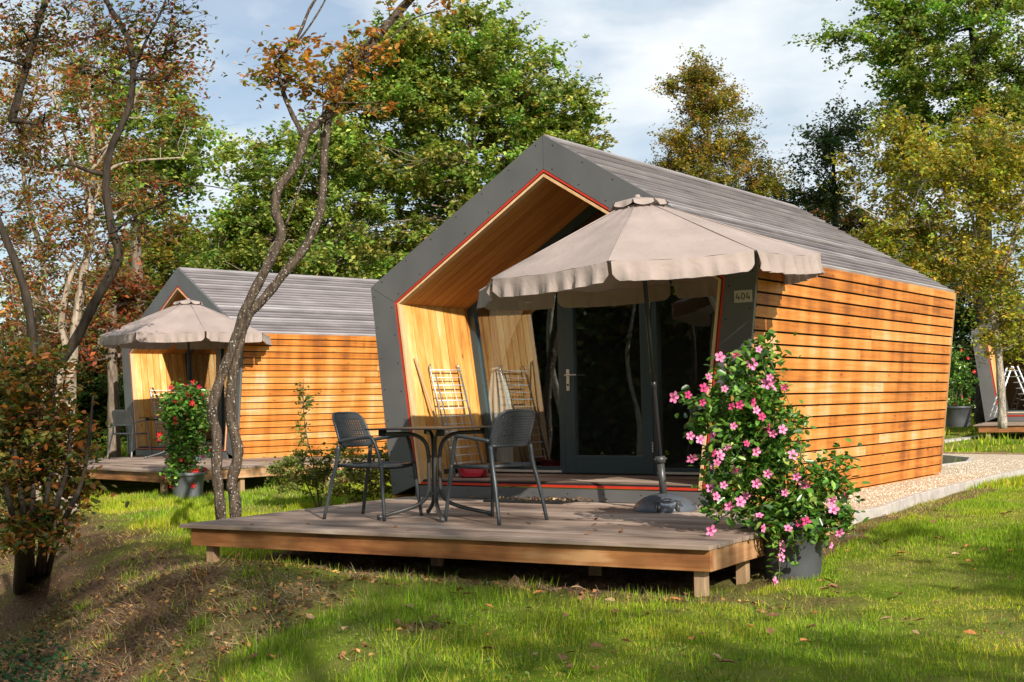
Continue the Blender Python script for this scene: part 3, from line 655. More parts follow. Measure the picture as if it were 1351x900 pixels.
# ------------------------------------------------------------------ parasols
def make_parasol(label, base, ax, ay, R, h, H, ph):
    t = thing('parasol', label, 'parasol', base, 0, 'taupe garden parasols')
    w_ = np.array([ax, ay, 1.]); w_ /= np.linalg.norm(w_); u = np.cross([0, 1, 0], w_); u /= np.linalg.norm(u); v = np.cross(w_, u)
    C = lambda r, a, z: w_*z+u*r*math.cos(a)+v*r*math.sin(a)
    cn = MB(); vl = MB(); r0 = .17
    zc = lambda f: h+(H-h)*(1-f)
    for k in range(8):
        a0, a1 = ph+k*PI/4, ph+(k+1)*PI/4
        def cloth(i, j):
            f = r0/R+(1-r0/R)*j
            p = C(R*f, a0, zc(f)); q = C(R*f, a1, zc(f)); m = p+(q-p)*i
            return m-w_*(.022*math.sin(PI*i)*(1 if j > .92 else math.sin(PI*j/.92*.5))*f+.004*math.sin(17*i+5*j+k))
        cn.grid(cloth, 10, 10, 0); cn.tube([C(r0, a0, zc(r0/R))+w_*.002, C(R, a0, h)+w_*.002], .0055, 5, 0)
        seed = random.uniform(0, 6)
        def skirt(i, j):
            ii = .015+.97*i; p = C(R, a0, h); q = C(R, a1, h); m = p+(q-p)*ii-w_*(.022*math.sin(PI*ii)*.99)
            out = (C(1, (a0+a1)/2, 0)); out = out-w_*(out@w_)
            edge = min(ii, 1-ii); Ln = .150*(.45+.55*min(1, edge/.055)**.7)
            rf = .022*math.sin(ii*41+seed+1.7*math.sin(ii*9))*j+.012*math.sin(ii*83+seed*2)*j*j
            return m-w_*(Ln*j-.0)+out*(rf+.012*j)+np.array([0, 0, 0])
        vl.grid(skirt, 40, 4, 0)
    cn.build('canopy', 'canvas', t); vl.build('valance', 'canvas', t)
    cp = MB()
    for k in range(8):
        a0, a1 = ph+k*PI/4, ph+(k+1)*PI/4
        def cap(i, j):
            f = j; R2 = .235; p = C(R2*f, a0, H+.015-.05*f); q = C(R2*f, a1, H+.015-.05*f); return p+(q-p)*i-w_*0
        def caps(i, j):
            R2 = .235; p = C(R2, a0, H-.035); q = C(R2, a1, H-.035); m = p+(q-p)*(.03+.94*i); out = C(1, (a0+a1)/2, 0); return m-w_*(.050*j*(.6+.4*math.sin(PI*i)**.5))+out*(.02*j+.012*math.sin(9*i+k)*j)
        cp.grid(cap, 4, 3); cp.grid(caps, 8, 2)
    cp.tube([C(0, 0, H), C(0, 0, H+.03)], [.03, .02], 10, 0)
    cp.build('vent_cap', 'canvas', t)
    po = MB(); po.tube([C(0, 0, .30), C(0, 0, H-.02)], .019, 14); po.tube([C(0, 0, 1.02), C(0, 0, 1.10)], .023, 12); po.build('pole', 'polemat', t)
    sl_ = MB(); sl_.tube([C(0, 0, .09), C(0, 0, .42)], .031, 14); sl_.tube([C(0, 0, .40), C(0, 0, .455)], .043, 14); sl_.tube([C(-.055, .8, .43), C(.055, .8, .43)], .010, 8); sl_.build('collar', 'steel', t)
    for k in range(8):
        a = ph+k*PI/4; rb = MB(); rb.tube([C(.03, a, H-.03), C(R-.01, a, h-.012)], .008, 6); rb.tube([C(.05, a, h+.06), C(R*.5, a, zc(.5)-.015)], .006, 6); rb.build('rib', 'polemat', t)
    hb = MB(); hb.tube([C(0, 0, h+.02), C(0, 0, h+.11)], .045, 12); hb.build('hub', 'polemat', t)
    bs = MB(); bs.lathe([(.265, .0), (.268, .012), (.262, .03), (.235, .065), (.18, .105), (.11, .132), (.05, .142), (.0, .142)], n=40)
    # handle recess with wheel housings facing the lawn
    fd = -CF.copy(); fd[2] = 0; fd /= np.linalg.norm(fd); rt_ = np.array([-fd[1], fd[0], 0])
    if rt_@CR < 0: rt_ = -rt_
    Mx = Matrix(((rt_[0], -fd[0], 0), (rt_[1], -fd[1], 0), (0, 0, 1)))
    hc = fd*.225
    bs.box((*(hc-fd*.06)[:2], .052), (.215, .14, .075), 1, rot=Mx)
    B = bs.build('base', ['basem', 'steel'], t)
    wh = MB()
    wh.tube([hc+rt_*-.062+fd*.005+np.array([0, 0, .058]), hc+rt_*.062+fd*.005+np.array([0, 0, .058])], .027, 12); wh.build('carry_handle', 'wire', B)
    for s_ in (-1, 1):
        wh = MB(); wh.tube([hc+rt_*(s_*.062)+fd*.012+np.array([0, 0, .04]), hc+rt_*(s_*.095)+fd*.012+np.array([0, 0, .04])], .037, 18); wh.tube([hc+rt_*(s_*.058)+fd*.012+np.array([0, 0, .04]), hc+rt_*(s_*.099)+fd*.012+np.array([0, 0, .04])], .02, 12, 1); wh.build('wheel', ['steel', 'wire'], B)
    return t
make_parasol('tilted taupe parasol in front of the large cabin', (1.488, -.53, 0), -.049, -.042, 1.469, 2.0, 2.64, -1.248)
ub = onz(250, 607, .05)
make_parasol('upright taupe parasol standing on the left cabin deck', (*ub[:2], T2[2]), 0, 0, 1.47, 2.12, 2.74, -1.33)

# ------------------------------------------------------------------ chairs
def make_chair(label, mat, seatmat, loc, rz, first=True):
    t = thing('armchair', label, 'chair', loc, rz, 'plastic terrace chairs with perforated backs')
    hs = .225; SH = .45
    # local: faces +x
    st = MB()
    def seatf(i, j): x = -.21+.44*i; y = -.215+.43*j; return (x, y, SH-.012*math.sin(PI*j)-.02*(1-i)*i*2+(.0 if i < .9 else -.012*((i-.9)*10)**2))
    st.grid(seatf, 12, 10); 
    o = len(st.v)
    st.grid(lambda i, j: (lambda p: (p[0], p[1], p[2]-.022))(seatf(i, 1-j)), 12, 10)
    for y in (-.215, .215): st.tube([(-.21, y, SH-.012), (.05, y, SH-.014), (.225, y, SH-.018)], .014, 8)
    st.tube([(.225, -.215, SH-.018), (.23, 0, SH-.022), (.225, .215, SH-.018)], .014, 8); st.tube([(-.21, -.215, SH-.012), (-.21, .215, SH-.012)], .014, 8)
    st.build('seat', seatmat, t)
    # back: perforated shell, curved in plan, slots
    bk = MB(); z0, z1 = .595, .865
    def bp(yy, zz, off=0.):
        f = (zz-z0)/(z1-z0); hw = .222-.012*f; c = (yy/.222)
        hw_corner = 1.0
        x = -.225-.085*f-.02*f*f+.045*c*c+off
        return (x, yy*(1-.05*f), zz)
    nr, nc = 13, 17
    ys_ = np.linspace(-.215, .215, nc*2+1); zs_ = np.linspace(z0, z1, nr*2+1)
    vid = {}; vs = []; fs = []
    def vert(i, j, s):
        key = (i, j, s)
        if key not in vid:
            z = zs_[j]; y = ys_[i]
            # rounded top corners
            f = (z-z0)/(z1-z0); lim = .215*(1-.28*max(0, (f-.72)/.28)**2); y = max(-lim, min(lim, y)) if abs(y) > lim else y
            vid[key] = len(vs); vs.append(bp(y, z, s*.009))
        return vid[key]
    for j in range(nr*2):
        for i in range(nc*2):
            hole = (i % 2 == 1) and (j % 2 == 1) and 2 < i < nc*2-3 and 2 < j < nr*2-3
            if hole:
                for s_, (a, b) in enumerate((((i, j), (i+1, j)), ((i+1, j), (i+1, j+1)), ((i+1, j+1), (i, j+1)), ((i, j+1), (i, j)))):
                    fs.append((vert(*a, 0), vert(*b, 0), vert(*b, 1), vert(*a, 1)))
            else:
                fs.append((vert(i, j, 0), vert(i+1, j, 0), vert(i+1, j+1, 0), vert(i, j+1, 0))); fs.append((vert(i, j+1, 1), vert(i+1, j+1, 1), vert(i+1, j, 1), vert(i, j, 1)))
    bk.add(vs, fs)
    rim = [bp(-.215, z0, .004)]+[bp(-.215*(1-.28*max(0, (f-.72)/.28)**2), z0+(z1-z0)*f, .004) for f in (.3, .6, .8, .92, 1)]
    rim2 = [(p[0], -p[1], p[2]) for p in rim[::-1]]
    bk.tube(rim+[bp(-.07, z1+.004, .004), bp(.07, z1+.004, .004)]+rim2, .011, 8)
    bk.tube([bp(y, z0, .004) for y in np.linspace(-.215, .215, 8)], .013, 8)
    bk.build('backrest', mat, t)
    for s_ in (-1, 1):
        lg = MB(); lg.tube(smooth_path([(-.325, s_*.265, 0), (-.262, s_*.24, .30), (-.222, s_*.225, .45), (-.20, s_*.222, .60)]), [.015]*4+[.017]*4+[.018]*5, 10); lg.build('leg', mat, t)
        lg = MB(); lg.tube(smooth_path([(.285, s_*.262, 0), (.25, s_*.238, .30), (.235, s_*.228, .45)]), [.015]*4+[.018]*5, 10); lg.build('leg', mat, t)
        am = MB(); am.tube(smooth_path([(.235, s_*.228, .44), (.205, s_*.235, .56), (.165, s_*.245, .655), (.12, s_*.25, .672), (-.05, s_*.245, .655), (-.19, s_*.228, .635)]), .0155, 10); am.build('armrest', mat, t)
    return t
chA = make_chair('dark chair on the left side of the bistro table in the foreground', 'plastic', 'plastic', (-.42, -2.02, 0), math.radians(4))
chB = copy_tree(chA); chB['label'] = 'dark chair on the right side of the bistro table in the foreground'; chB.location = (.68, -1.87, 0); chB.rotation_euler = (0, 0, math.radians(170))
pA = onz(172, 603, .05)
make_chair('light grey chair on the far deck of the left cabin', 'plasticg', 'plasticg', (pA[0], pA[1], T2[2]), math.radians(104))

# ------------------------------------------------------------------ bistro tables
def make_table(label, loc, rz):
    t = thing('bistro_table', label, 'table', loc, rz, 'square bistro tables')
    tp = MB(); tp.box((0, 0, .733), (.80, .80, .012)); tp.build('tabletop', 'tabletop', t, bevel=.004)
    for k, (sx, sy) in enumerate(((1, 1), (1, -1), (-1, 1), (-1, -1))):
        d = np.array([sx, sy, 0])/math.sqrt(2)
        lg = MB()
        pth = smooth_path([d*.43+[0, 0, .690], d*.30+[0, 0, .692], d*.16+[0, 0, .68], d*.075+[0, 0, .62], d*.048+[0, 0, .52], d*.045+[0, 0, .36], d*.05+[0, 0, .22], d*.10+[0, 0, .135], d*.22+[0, 0, .08], d*.45+[0, 0, .022]], 4)
        lg.tube(pth, .0165, 10); L_ = lg.build('leg', 'steel', t)
        cl = MB(); cl.box((*(d*.42)[:2], .700), (.05, .05, .05)); cl.build('clip', 'ink', L_, bevel=.005)
        ft = MB(); ft.tube([d*.43+[0, 0, .026], d*.475+[0, 0, .017]], .020, 10); ft.build('foot', 'steelg', L_)
    rg = MB()
    for z in (.50, .20):
        P = [(.05*math.cos(a), .05*math.sin(a), z) for a in np.linspace(0, 2*PI, 17)]; rg.tube(P, .007, 6, cap=False)
    rg.build('ring', 'steel', t); return t
make_table('dark square bistro table between the two dark chairs', (.06, -1.83, 0), 0)
pT = onz(226, 604, .05)
make_table('square bistro table half hidden by the red flowering plant', (pT[0], pT[1], T2[2]), TH2+.5)

# ------------------------------------------------------------------ drying racks, broom, dustpan, doormat
def wallpt(y, z, L=None):   # point on the left porch wall
    x = -(WIB+(WI-WIB)*(z-ZI)/(HI-ZI)-.062)
    return np.array([x, y, z])
def make_rack(label, M, yc, zb, zt, wd, off):
    t = thing('drying_rack', label, 'drying rack', tuple(M(*(wallpt(yc, zb)+[off, 0, 0]))), 0, 'folded white drying racks')
    O = np.array(t.location)
    P = lambda y, z, d=0: M(*(wallpt(y, z)+[off*(1-(z-zb)/(zt-zb))+.03+d, 0, 0]))-O
    fr = MB()
    a = [P(yc-wd/2, zb), P(yc-wd/2, zt-.03), P(yc-wd/2+.02, zt)]; fr.tube(a, .009, 8, 1); a = [P(yc+wd/2, zb), P(yc+wd/2, zt-.03), P(yc+wd/2-.02, zt)]; fr.tube(a, .009, 8, 1)
    fr.tube([P(yc-wd/2+.03, zb, .03), P(yc-wd/2+.03, zt-.1, .03)], .007, 8, 1); fr.tube([P(yc+wd/2-.03, zb+.03, .03), P(yc+wd/2-.03, zt-.1, .03)], .007, 8, 1)
    fr.tube([P(yc-wd/2, zb), P(yc+wd/2, zb)], .008, 8, 0)
    fr.build('frame', ['white', 'wire'], t)
    wr = MB(); n = 13
    for k in range(n):
        z = zb+.12+(zt-zb-.18)*k/(n-1); wr.tube([P(yc-wd/2, z, .012), P(yc+wd/2, z, .012)], .0048 if k % 2 else .007, 6)
    for y in (yc-wd*.2, yc+wd*.15): wr.tube([P(y, zb+.12, .006), P(y, zt-.06, .006)], .003, 5)
    wr.build('rungs', 'white', t); return t
I3 = lambda x, y, z=0.: np.array([x, y, z])
make_rack('folded white drying rack leaning on the sunlit porch wall of the large cabin', I3, .58, .20, 1.34, .50, .16)
make_rack('folded white drying rack leaning in the porch of the left cabin', L2, .60, .20, 1.30, .52, .16)
def make_broom(label, M, y0, y1, hz_, mat, grp='brooms leaning on porch walls'):
    b = M(*(wallpt(y0, .20)+[.14, 0, 0])); t = thing('broom', label, 'broom', tuple(b), 0, grp)
    tp = M(*(wallpt(y1, hz_)+[.02, 0, 0]))-b
    s_ = MB(); s_.tube([(0, 0, .04), tp], .0125, 10); s_.build('stick', mat, t)
    h = MB(); h.box((0, 0, .045), (.05, .26, .05)); h.build('head', 'ink', t, bevel=.006); return t
make_broom('thin dark handled broom leaning on the large cabin porch wall', I3, .36, .12, 1.40, 'stick')
make_broom('dark handled broom leaning on the left cabin porch wall', L2, .85, .40, 1.30, 'ink')
dp = thing('dustpan', 'crimson plastic dustpan lying on the porch floor behind the table', 'dustpan', (-1.20, .42, ZI), .5)
b = MB(); b.grid(lambda i, j: (-.13+.26*i, -.11+.22*j, .012+.075*(abs(2*i-1)**6)+.06*max(0, j-.6)), 14, 8); b.grid(lambda i, j: (-.13+.26*i, .11-.22*j, .004), 4, 4)
b.prism([(-.13, .10, .004), (.13, .10, .004), (.13, .11, .10), (-.13, .11, .10)], (0, .012, 0)); b.build('pan', 'crimson', dp)
b = MB(); b.tube([(0, .11, .09), (0, .16, .115), (0, .27, .12)], .014, 8); b.build('handle', 'crimson', dp)
mt = thing('doormat', 'dark openwork doormat covered with dry leaves below the porch step', 'doormat', (-.12, -.16, .0), .02)
b = MB()
for x in np.linspace(-.42, .42, 43): b.box((x, 0, .014), (.010, .30, .020))
for y in np.linspace(-.15, .15, 9): b.box((0, y, .012), (.85, .008, .018))
b.build('grid', 'ink', mt)
# --- curtains behind the glass
def make_curtain(label, xa, xb, ztop, tie, side, name='curtain'):
    t = thing(name, label, 'curtain', (xa, DEP+.11, ztop), 0, 'tied back sheer curtains')
    O = np.array([xa, DEP+.11, ztop])
    c = MB()
    tx, tz = tie
    def f(i, j):   # i across folds, j down
        # upper: spreads from tie to the rail
        z = ztop+(tz-ztop)*j
        wtop0, wtop1 = xa, xb; 
        e = j**1.5 if side else j
        x0 = wtop0+(tx-.05-wtop0)*j**2.2; x1 = wtop1+(tx+.05-wtop1)*j**.72
        x = x0+(x1-x0)*i
        zt = min(z, GZ(x))
        return np.array([x, DEP+.11+.03*math.sin(i*34+j*2)*(1-.55*j)+.02*j, zt])-O
    def GZ(x): return HI+(AI-HI)*(1-abs(x)/WI)-.14
    c.grid(f, 70, 26)
    def g(i, j):
        z = tz+(ZI+.06-tz)*j; wd = .05+.11*min(1, j*3)**.7; x = tx+(2*i-1)*wd+.02*j
        return np.array([x, DEP+.13+.028*math.sin(i*26+j), z])-O
    c.grid(g, 50, 14)
    C_ = c.build('drape', 'sheer', t)
    tb = MB(); P = [(tx+.062*math.cos(a)-O[0], DEP+.13+.05*math.sin(a)-O[1], tz+.012*math.cos(a)-O[2]) for a in np.linspace(0, 2*PI, 17)]; tb.tube(P, .014, 8, cap=False); tb.build('tie_back', 'sheer', t)
    return t
tie = ony(655, 487, DEP+.13)
make_curtain('pale sheer curtain tied back behind the left pane', -1.62, -.62, 2.55, (tie[0], tie[2]), False)
tie = ony(962, 470, DEP+.13)
make_curtain('pale sheer curtain tied back behind the right pane', 1.62, .62, 2.55, (min(tie[0], 1.58), tie[2]), False)
# silver folding racks at the far cabin
for k, (px, lab) in enumerate(((1316, 'white A shaped airer standing on the far right deck'),)):
    p = T3+0; q = at(px+22, 548, 29.8); 
    t = thing('folding_airer', lab, 'airer', (q[0], q[1], q[2]-.02), 0)
    f = MB()
    rt_ = CR.copy(); rt_[2] = 0; rt_ /= np.linalg.norm(rt_); fw_ = np.array([-rt_[1], rt_[0], 0])
    for s_ in (-1, 1):
        for o_ in (-.14, .14):
            f.tube([rt_*(s_*.50)+fw_*o_, rt_*(s_*.06)+fw_*o_+[0, 0, 1.12]], .018, 6)
        for z in np.linspace(.1, 1.02, 8):
            w_ = .50-.44*z/1.12; f.tube([rt_*(s_*w_)+fw_*-.14+[0, 0, z], rt_*(s_*w_)+fw_*.14+[0, 0, z]], .012, 6)
            f.tube([rt_*(s_*w_)+fw_*-.14+[0, 0, z], rt_*(s_*(w_-.14))+fw_*.14+[0, 0, z]], .009, 5)
    f.build('frame', 'white', t)

# ------------------------------------------------------------------ foliage helpers
def blob(n, c, r, p=2.2, irr=0.):
    d = RNG.normal(size=(n, 3)); d /= np.linalg.norm(d, axis=1)[:, None]; q = RNG.random(n)**(1/p)
    if irr:
        a_ = RNG.uniform(0, 6.28, 6); q = q*(1+irr*(np.sin(d[:, 0]*4+a_[0])+np.sin(d[:, 1]*5+a_[1])+np.sin(d[:, 2]*6+a_[2])+np.sin(d[:, 0]*9+d[:, 2]*8+a_[3]))*.5)
    return np.array(c)+d*q[:, None]*np.array(r)
def flower_mesh(name, size, col, center):
    mb = MB()
    for k in range(5):
        a = 2*PI*k/5; tw = .25
        c, s = math.cos(a), math.sin(a); c2, s2 = math.cos(a+tw), math.sin(a+tw)
        def P(r, w_, z): return (c*r-s*w_, s*r+c*w_, z)
        mb.add([P(.05, 0, -.12), P(.22, -.17, .03), P(.42, -.15, .05), P(.52, .03, .0), P(.40, .17, .05), P(.22, .14, .03)], [(0, 1, 2, 3), (0, 3, 4, 5)], 0)
    mb.lathe([(.03, -.45), (.06, -.2), (.12, 0.0)], n=6, mi=1); mb.lathe([(.0, .0), (.09, .012)], n=6, mi=2)
    mb.v = [(x*size, y*size, z*size) for x, y, z in mb.v]
    me = bpy.data.meshes.new(name); me.from_pydata(mb.v, [], mb.f); me.polygons.foreach_set('material_index', mb.m)
    for cc in (col, tuple(c*.8 for c in col), center):
        key = 'pet_%.2f_%.2f_%.2f' % cc
        if key not in MT:
            MT[key] = simple('petal_%d' % len(MT), cc, .6, var=.12, scale=60); 
        me.materials.append(MT[key])
    me.update(); return me
def potted(label, base, pot_r, pot_h, potmat, lobes, nleaf, lsz, pal, wts, fl, nfl, flspots=(), stake=None, group='flowering plants in tubs', trail=None, facing=None, seed=3):
    rng = random.Random(seed)
    t = thing('potted_plant', label, 'potted plant', base, 0, group)
    pb = MB(); r, h = pot_r, pot_h
    pb.lathe([(r*.80, 0), (r*.86, h*.3), (r*.95, h*.86), (r*.97, h*.87), (r*1.03, h*.88), (r*1.04, h), (r*.98, h), (r*.95, h*.9)], n=36)
    pb.lathe([(0, .005), (r*.80, .005)], n=36); pb.build('pot', potmat, t)
    so_ = MB(); so_.lathe([(0, h*.90), (r*.94, h*.89)], n=24); so_.build('soil', 'soil', t)
    Cs = []; wsum = sum(l[2] for l in lobes)
    for c, rr, wt in lobes:
        n = int(nleaf*wt/wsum); k = max(6, n//26); cl = blob(k, c, np.array(rr)*.95, 2.2, .26)
        q = cl[RNG.integers(0, k, n)]+RNG.normal(size=(n, 3))*np.array([.052, .052, .045]); Cs.append(q)
    if trail:
        for (a, b_) in trail:
            a = np.array(a); b_ = np.array(b_); m = 26; s_ = RNG.random(m)[:, None]; Cs.append(a+(b_-a)*s_+RNG.normal(size=(m, 3))*.022)
    Cs = np.concatenate(Cs); n = len(Cs)
    leaf_mesh('foliage', Cs, RNG.uniform(.75, 1.3, n)*lsz, palette(n, pal, wts, .2), 'oval', .35, 'glossleaf', t)
    stm = MB()
    for c, rr, wt in lobes:
        for k in range(6):
            e = blob(1, c, np.array(rr)*.9, 5)[0]; a = np.array([rng.uniform(-.4, .4)*r, rng.uniform(-.4, .4)*r, h*.9])
            m = (a+e)/2+np.array([rng.uniform(-.08, .08), rng.uniform(-.08, .08), .06]); stm.tube(smooth_path([a, m, e], 5), [.006]*6+[.003]*5, 5)
    if trail:
        for a, b_ in trail: a = np.array(a); b_ = np.array(b_); stm.tube(smooth_path([a+(0-a)*.3+[0, 0, 0], a, (a+b_)/2+[0.02, 0.02, .02], b_], 5), .003, 5)
    stm.build('stems', 'stem', t)
    if stake:
        for a, b_ in stake: s_ = MB(); s_.tube([a, b_], .008, 6); s_.build('stake', 'stick', t)
    spots = [np.array(s_) for s_ in flspots]
    toC = -CF; side = CR
    while len(spots) < nfl:
        c, rr, wt = rng.choices(lobes, [l[2] for l in lobes])[0]; d = np.array([rng.gauss(0, 1) for _ in range(3)]); d /= np.linalg.norm(d)
        if d@np.array([toC[0], toC[1], .25]) < -.25: continue
        spots.append(np.array(c)+d*np.array(rr)*rng.uniform(.95, 1.18))
    for i, s_ in enumerate(spots):
        me = rng.choice(fl); f = bpy.data.objects.new('flower', me); COL.objects.link(f); f.parent = t; f.location = tuple(s_)
        d = np.array([rng.gauss(0, .55), rng.gauss(0, .55), rng.gauss(.1, .5)])+toC*1.0+np.array([.25, -.1, 0]); f.rotation_euler = Vector(d).to_track_quat('Z', 'Y').to_euler(); sc = rng.uniform(.66, 1.16); f.scale = (sc, sc, sc)
    return t
GP = [(.06, .15, .02), (.11, .24, .03), (.20, .34, .05), (.03, .085, .016), (.30, .40, .08), (.30, .17, .04)]
GW = [5, 5, 3, 3, 1, .4]
pk = [flower_mesh('pink_flower', .080, (.66, .18, .36), (.35, .01, .06)), flower_mesh('pink_flower', .078, (.70, .20, .38), (.40, .01, .08)), flower_mesh('pink_flower', .074, (.55, .045, .17), (.25, .005, .03)), flower_mesh('pink_flower', .074, (.70, .24, .42), (.5, .02, .12))]
PB = onz(1046, 762, -.33); PB = np.array([PB[0], PB[1], -.345]); DP = (PB-CAM_P)@CF
def rel(px, py, dd=0.): return at(px, py, DP+dd)-PB
def lobe(px, py, rx, rz, wt, dd=0., ry=None):
    s = DP/CAM_F; return (rel(px, py, dd), (rx*s, (ry or rx)*s, rz*s), wt)
lobes1 = [lobe(985, 525, 60, 62, 3.2, .10), lobe(1000, 600, 62, 62, 3.4, 0), lobe(965, 640, 45, 50, 2.2, .05), lobe(1078, 640, 40, 40, .8, -.05), lobe(1040, 680, 62, 36, 2.0, -.1), lobe(930, 545, 30, 36, .7, .1),
          lobe(1000, 480, 30, 26, .45, .1), lobe(1092, 690, 28, 30, .5, -.15), lobe(1010, 462, 12, 20, .07, .1), lobe(1100, 610, 22, 28, .16, 0)]
pf_px = [(950, 471), (889, 524), (908, 521), (929, 512), (927, 531), (956, 513), (965, 536), (976, 534), (994, 531), (998, 541), (1012, 506), (1021, 512), (1035, 511), (1001, 461), (911, 575), (924, 580), (942, 598), (946, 610), (975, 620), (1013, 625), (998, 638), (977, 662), (1051, 629), (1056, 690), (1064, 688), (1108, 703), (1023, 768), (1031, 735), (1007, 697), (968, 562), (1014, 565), (1020, 572), (998, 596), (938, 700), (1002, 680), (1046, 600), (1100, 672), (955, 640), (962, 668), (945, 655), (1036, 650), (1016, 498), (913, 605), (935, 497), (1040, 697), (960, 590), (985, 585)]
potted('large tub of pink flowering mandevilla beside the right corner of the near deck', tuple(PB), .235, .42, 'pot', lobes1, 7000, .060, GP, GW, pk, 66,
       [rel(x, y, -.32+random.uniform(-.05, .05)) for x, y in pf_px], stake=[(rel(948, 640, .1), rel(957, 480, .1)), (rel(1000, 640, .15), rel(1008, 470, .15))],
       trail=[(rel(1022, 700, -.28), rel(1026, 775, -.3)), (rel(1035, 690, -.25), rel(1050, 745, -.28)), (rel(1005, 455, .1), rel(1018, 437, .1))])
rd = [flower_mesh('red_flower', .085, (.58, .012, .02), (.7, .25, .03)), flower_mesh('red_flower', .075, (.48, .008, .05), (.5, .02, .02))]
def redplant(label, px, py, D, hpx, wpx, potr, poth, n, seed, potmat='potg', pal=GP, nfl=26):
    B = at(px, py, D); B[2] = hz(B[0], B[1]) if D < 25 else B[2]; s = D/CAM_F
    lb = [(np.array([0, 0, hpx*s*.42+poth*.8]), (wpx*s*.5, wpx*s*.5, hpx*s*.36), 3), (np.array([0, 0, hpx*s*.72+poth*.5]), (wpx*s*.38, wpx*s*.38, hpx*s*.22), 2), (np.array([-wpx*s*.05, 0, poth*.95]), (wpx*s*.42, wpx*s*.42, hpx*s*.14), 1)]
    return potted(label, tuple(B), potr, poth, potmat, lb, n, .075, pal, GW, rd, nfl, seed=seed)
redplant('grey tub of red flowers standing beside the left cabin deck', 248, 651, 18.5, 148, 68, .235, .38, 3600, 5)
redplant('dark ribbed tub with red flowers between the large cabin and far right cabin', 1264, 563, 31., 100, 42, .33, .48, 1500, 6, 'pot', nfl=8)

# ------------------------------------------------------------------ trees
GREEN = [(.17, .26, .045), (.25, .35, .065), (.35, .42, .09), (.10, .17, .035), (.48, .45, .11)]
def build_tree(name, label, cat, base, trunk, rad, ells, nclump, per, csz, lsz, pal, wts, barkm, group=None, shape='fold', nlimb=9, mat='leaf', twigs=True, minz=None, up=.55, gap=0., flat=.5, ntw=140):
    """trunk: list of polylines (world) ; ells: list of (centre, radii, weight)"""
    t = thing(name, label, cat, base, 0, group); O = np.array(t.location)
    tr = MB(); nodes = []
    for i, (pl_, r0, r1) in enumerate(zip(trunk, [r[0] for r in rad], [r[1] for r in rad])):
        sp = smooth_path(pl_, 5); m = len(sp); rr = [r0+(r1-r0)*(k/(m-1))**.9 for k in range(m)]
        tr.tube([p-O for p in sp], [q*(1+.08*math.sin(k*1.7)) for k, q in enumerate(rr)], 10); nodes += [(p, q) for p, q in zip(sp, rr)]
    N0 = [(p, q) for p, q in nodes[2:]]
    W = np.array([e[2] for e in ells], float); W /= W.sum(); cls = []
    for e, wv in zip(ells, W): cls.append(blob(max(2, int(nclump*wv)), e[0], e[1], 2.4, .24))
    cls = np.concatenate(cls)
    if gap > 0:
        sc = 1.0/(np.mean([np.mean(e[1]) for e in ells])*.55); v = np.sin(cls[:, 0]*sc*2.1+1)+np.sin(cls[:, 1]*sc*2.4+2)+np.sin(cls[:, 2]*sc*2.9+.5); cls = cls[v > -1.8+gap*2]
    if minz is not None: cls = cls[cls[:, 2] > minz]
    nodes_all = list(N0)
    prim = cls[RNG.choice(len(cls), min(nlimb, len(cls)), replace=False)]
    def link(c, r_at, jitter):
        P = np.array([n[0] for n in nodes_all]); d = np.linalg.norm(P-c, axis=1)+np.maximum(0, P[:, 2]-c[2])*1.6
        i = int(np.argmin(d)); a, ra = nodes_all[i]; ln = np.linalg.norm(c-a)
        m1 = a+(c-a)*.35+RNG.normal(size=3)*ln*jitter+[0, 0, -ln*.03]; m2 = a+(c-a)*.7+RNG.normal(size=3)*ln*jitter
        sp = smooth_path([a, m1, m2, c], 3); r0 = min(ra*.7, r_at); rr = [r0+(r0*.25-r0)*k/(len(sp)-1) for k in range(len(sp))]
        tr.tube([p-O for p in sp], rr, 5, cap=False); return [(p, q) for p, q in zip(sp[2:], rr[2:])]
    r00 = rad[0][0]
    for c in prim: nodes_all += link(c, r00*.5, .08)
    if twigs:
        new = []
        for c in cls: 
            new += link(c, r00*.16, .07)
        
    n = len(cls)*per; ci = np.repeat(np.arange(len(cls)), per); sz = csz*RNG.uniform(.6, 1.35, len(cls))
    NT = 7; td = RNG.normal(size=(len(cls), NT, 3)); cen = cls.mean(0); outw = cls-cen; outw /= (np.linalg.norm(outw, axis=1)[:, None]+1e-6)
    td[:, :, 2] *= flat; td /= np.linalg.norm(td, axis=2)[:, :, None]; td = td+outw[:, None, :]*.45+np.array([0, 0, .12]); tl = RNG.uniform(.45, 1.25, (len(cls), NT))
    ti = RNG.integers(0, NT, n); u_ = RNG.random(n)**.75; dirs = td[ci, ti]*tl[ci, ti][:, None]
    off = dirs*u_[:, None]; off[:, 2] -= .22*u_**2*tl[ci, ti]
    C = cls[ci]+off*sz[ci][:, None]+RNG.normal(size=(n, 3))*csz*.10
    if len(cls) < 200 or twigs:
        k_ = min(len(cls), ntw); tw = tr
        for i_ in RNG.choice(len(cls), k_, replace=False):
            for j_ in range(NT):
                e_ = td[i_, j_]*tl[i_, j_]*sz[i_]; e_ = e_-np.array([0, 0, .22*tl[i_, j_]*sz[i_]]); m_ = td[i_, j_]*tl[i_, j_]*sz[i_]*.5
                tw.tube([cls[i_]-O, cls[i_]+m_-O, cls[i_]+e_-O], [r00*.018+.0015, r00*.012+.001, .001], 3, cap=False)
    tr.build('trunk', barkm, t)
    tint = 1+RNG.normal(0, .20, (len(cls), 1)); cc = palette(n, pal, wts, .16)*np.clip(tint[ci], .6, 1.5)
    # clump-wise hue shift
    hue = RNG.normal(0, .10, (len(cls), 3)); cc = np.clip(cc*(1+hue[ci]), .004, .9)
    leaf_mesh('crown', C-O, RNG.uniform(.7, 1.3, n)*lsz, cc, shape, up, mat, t)
    return t
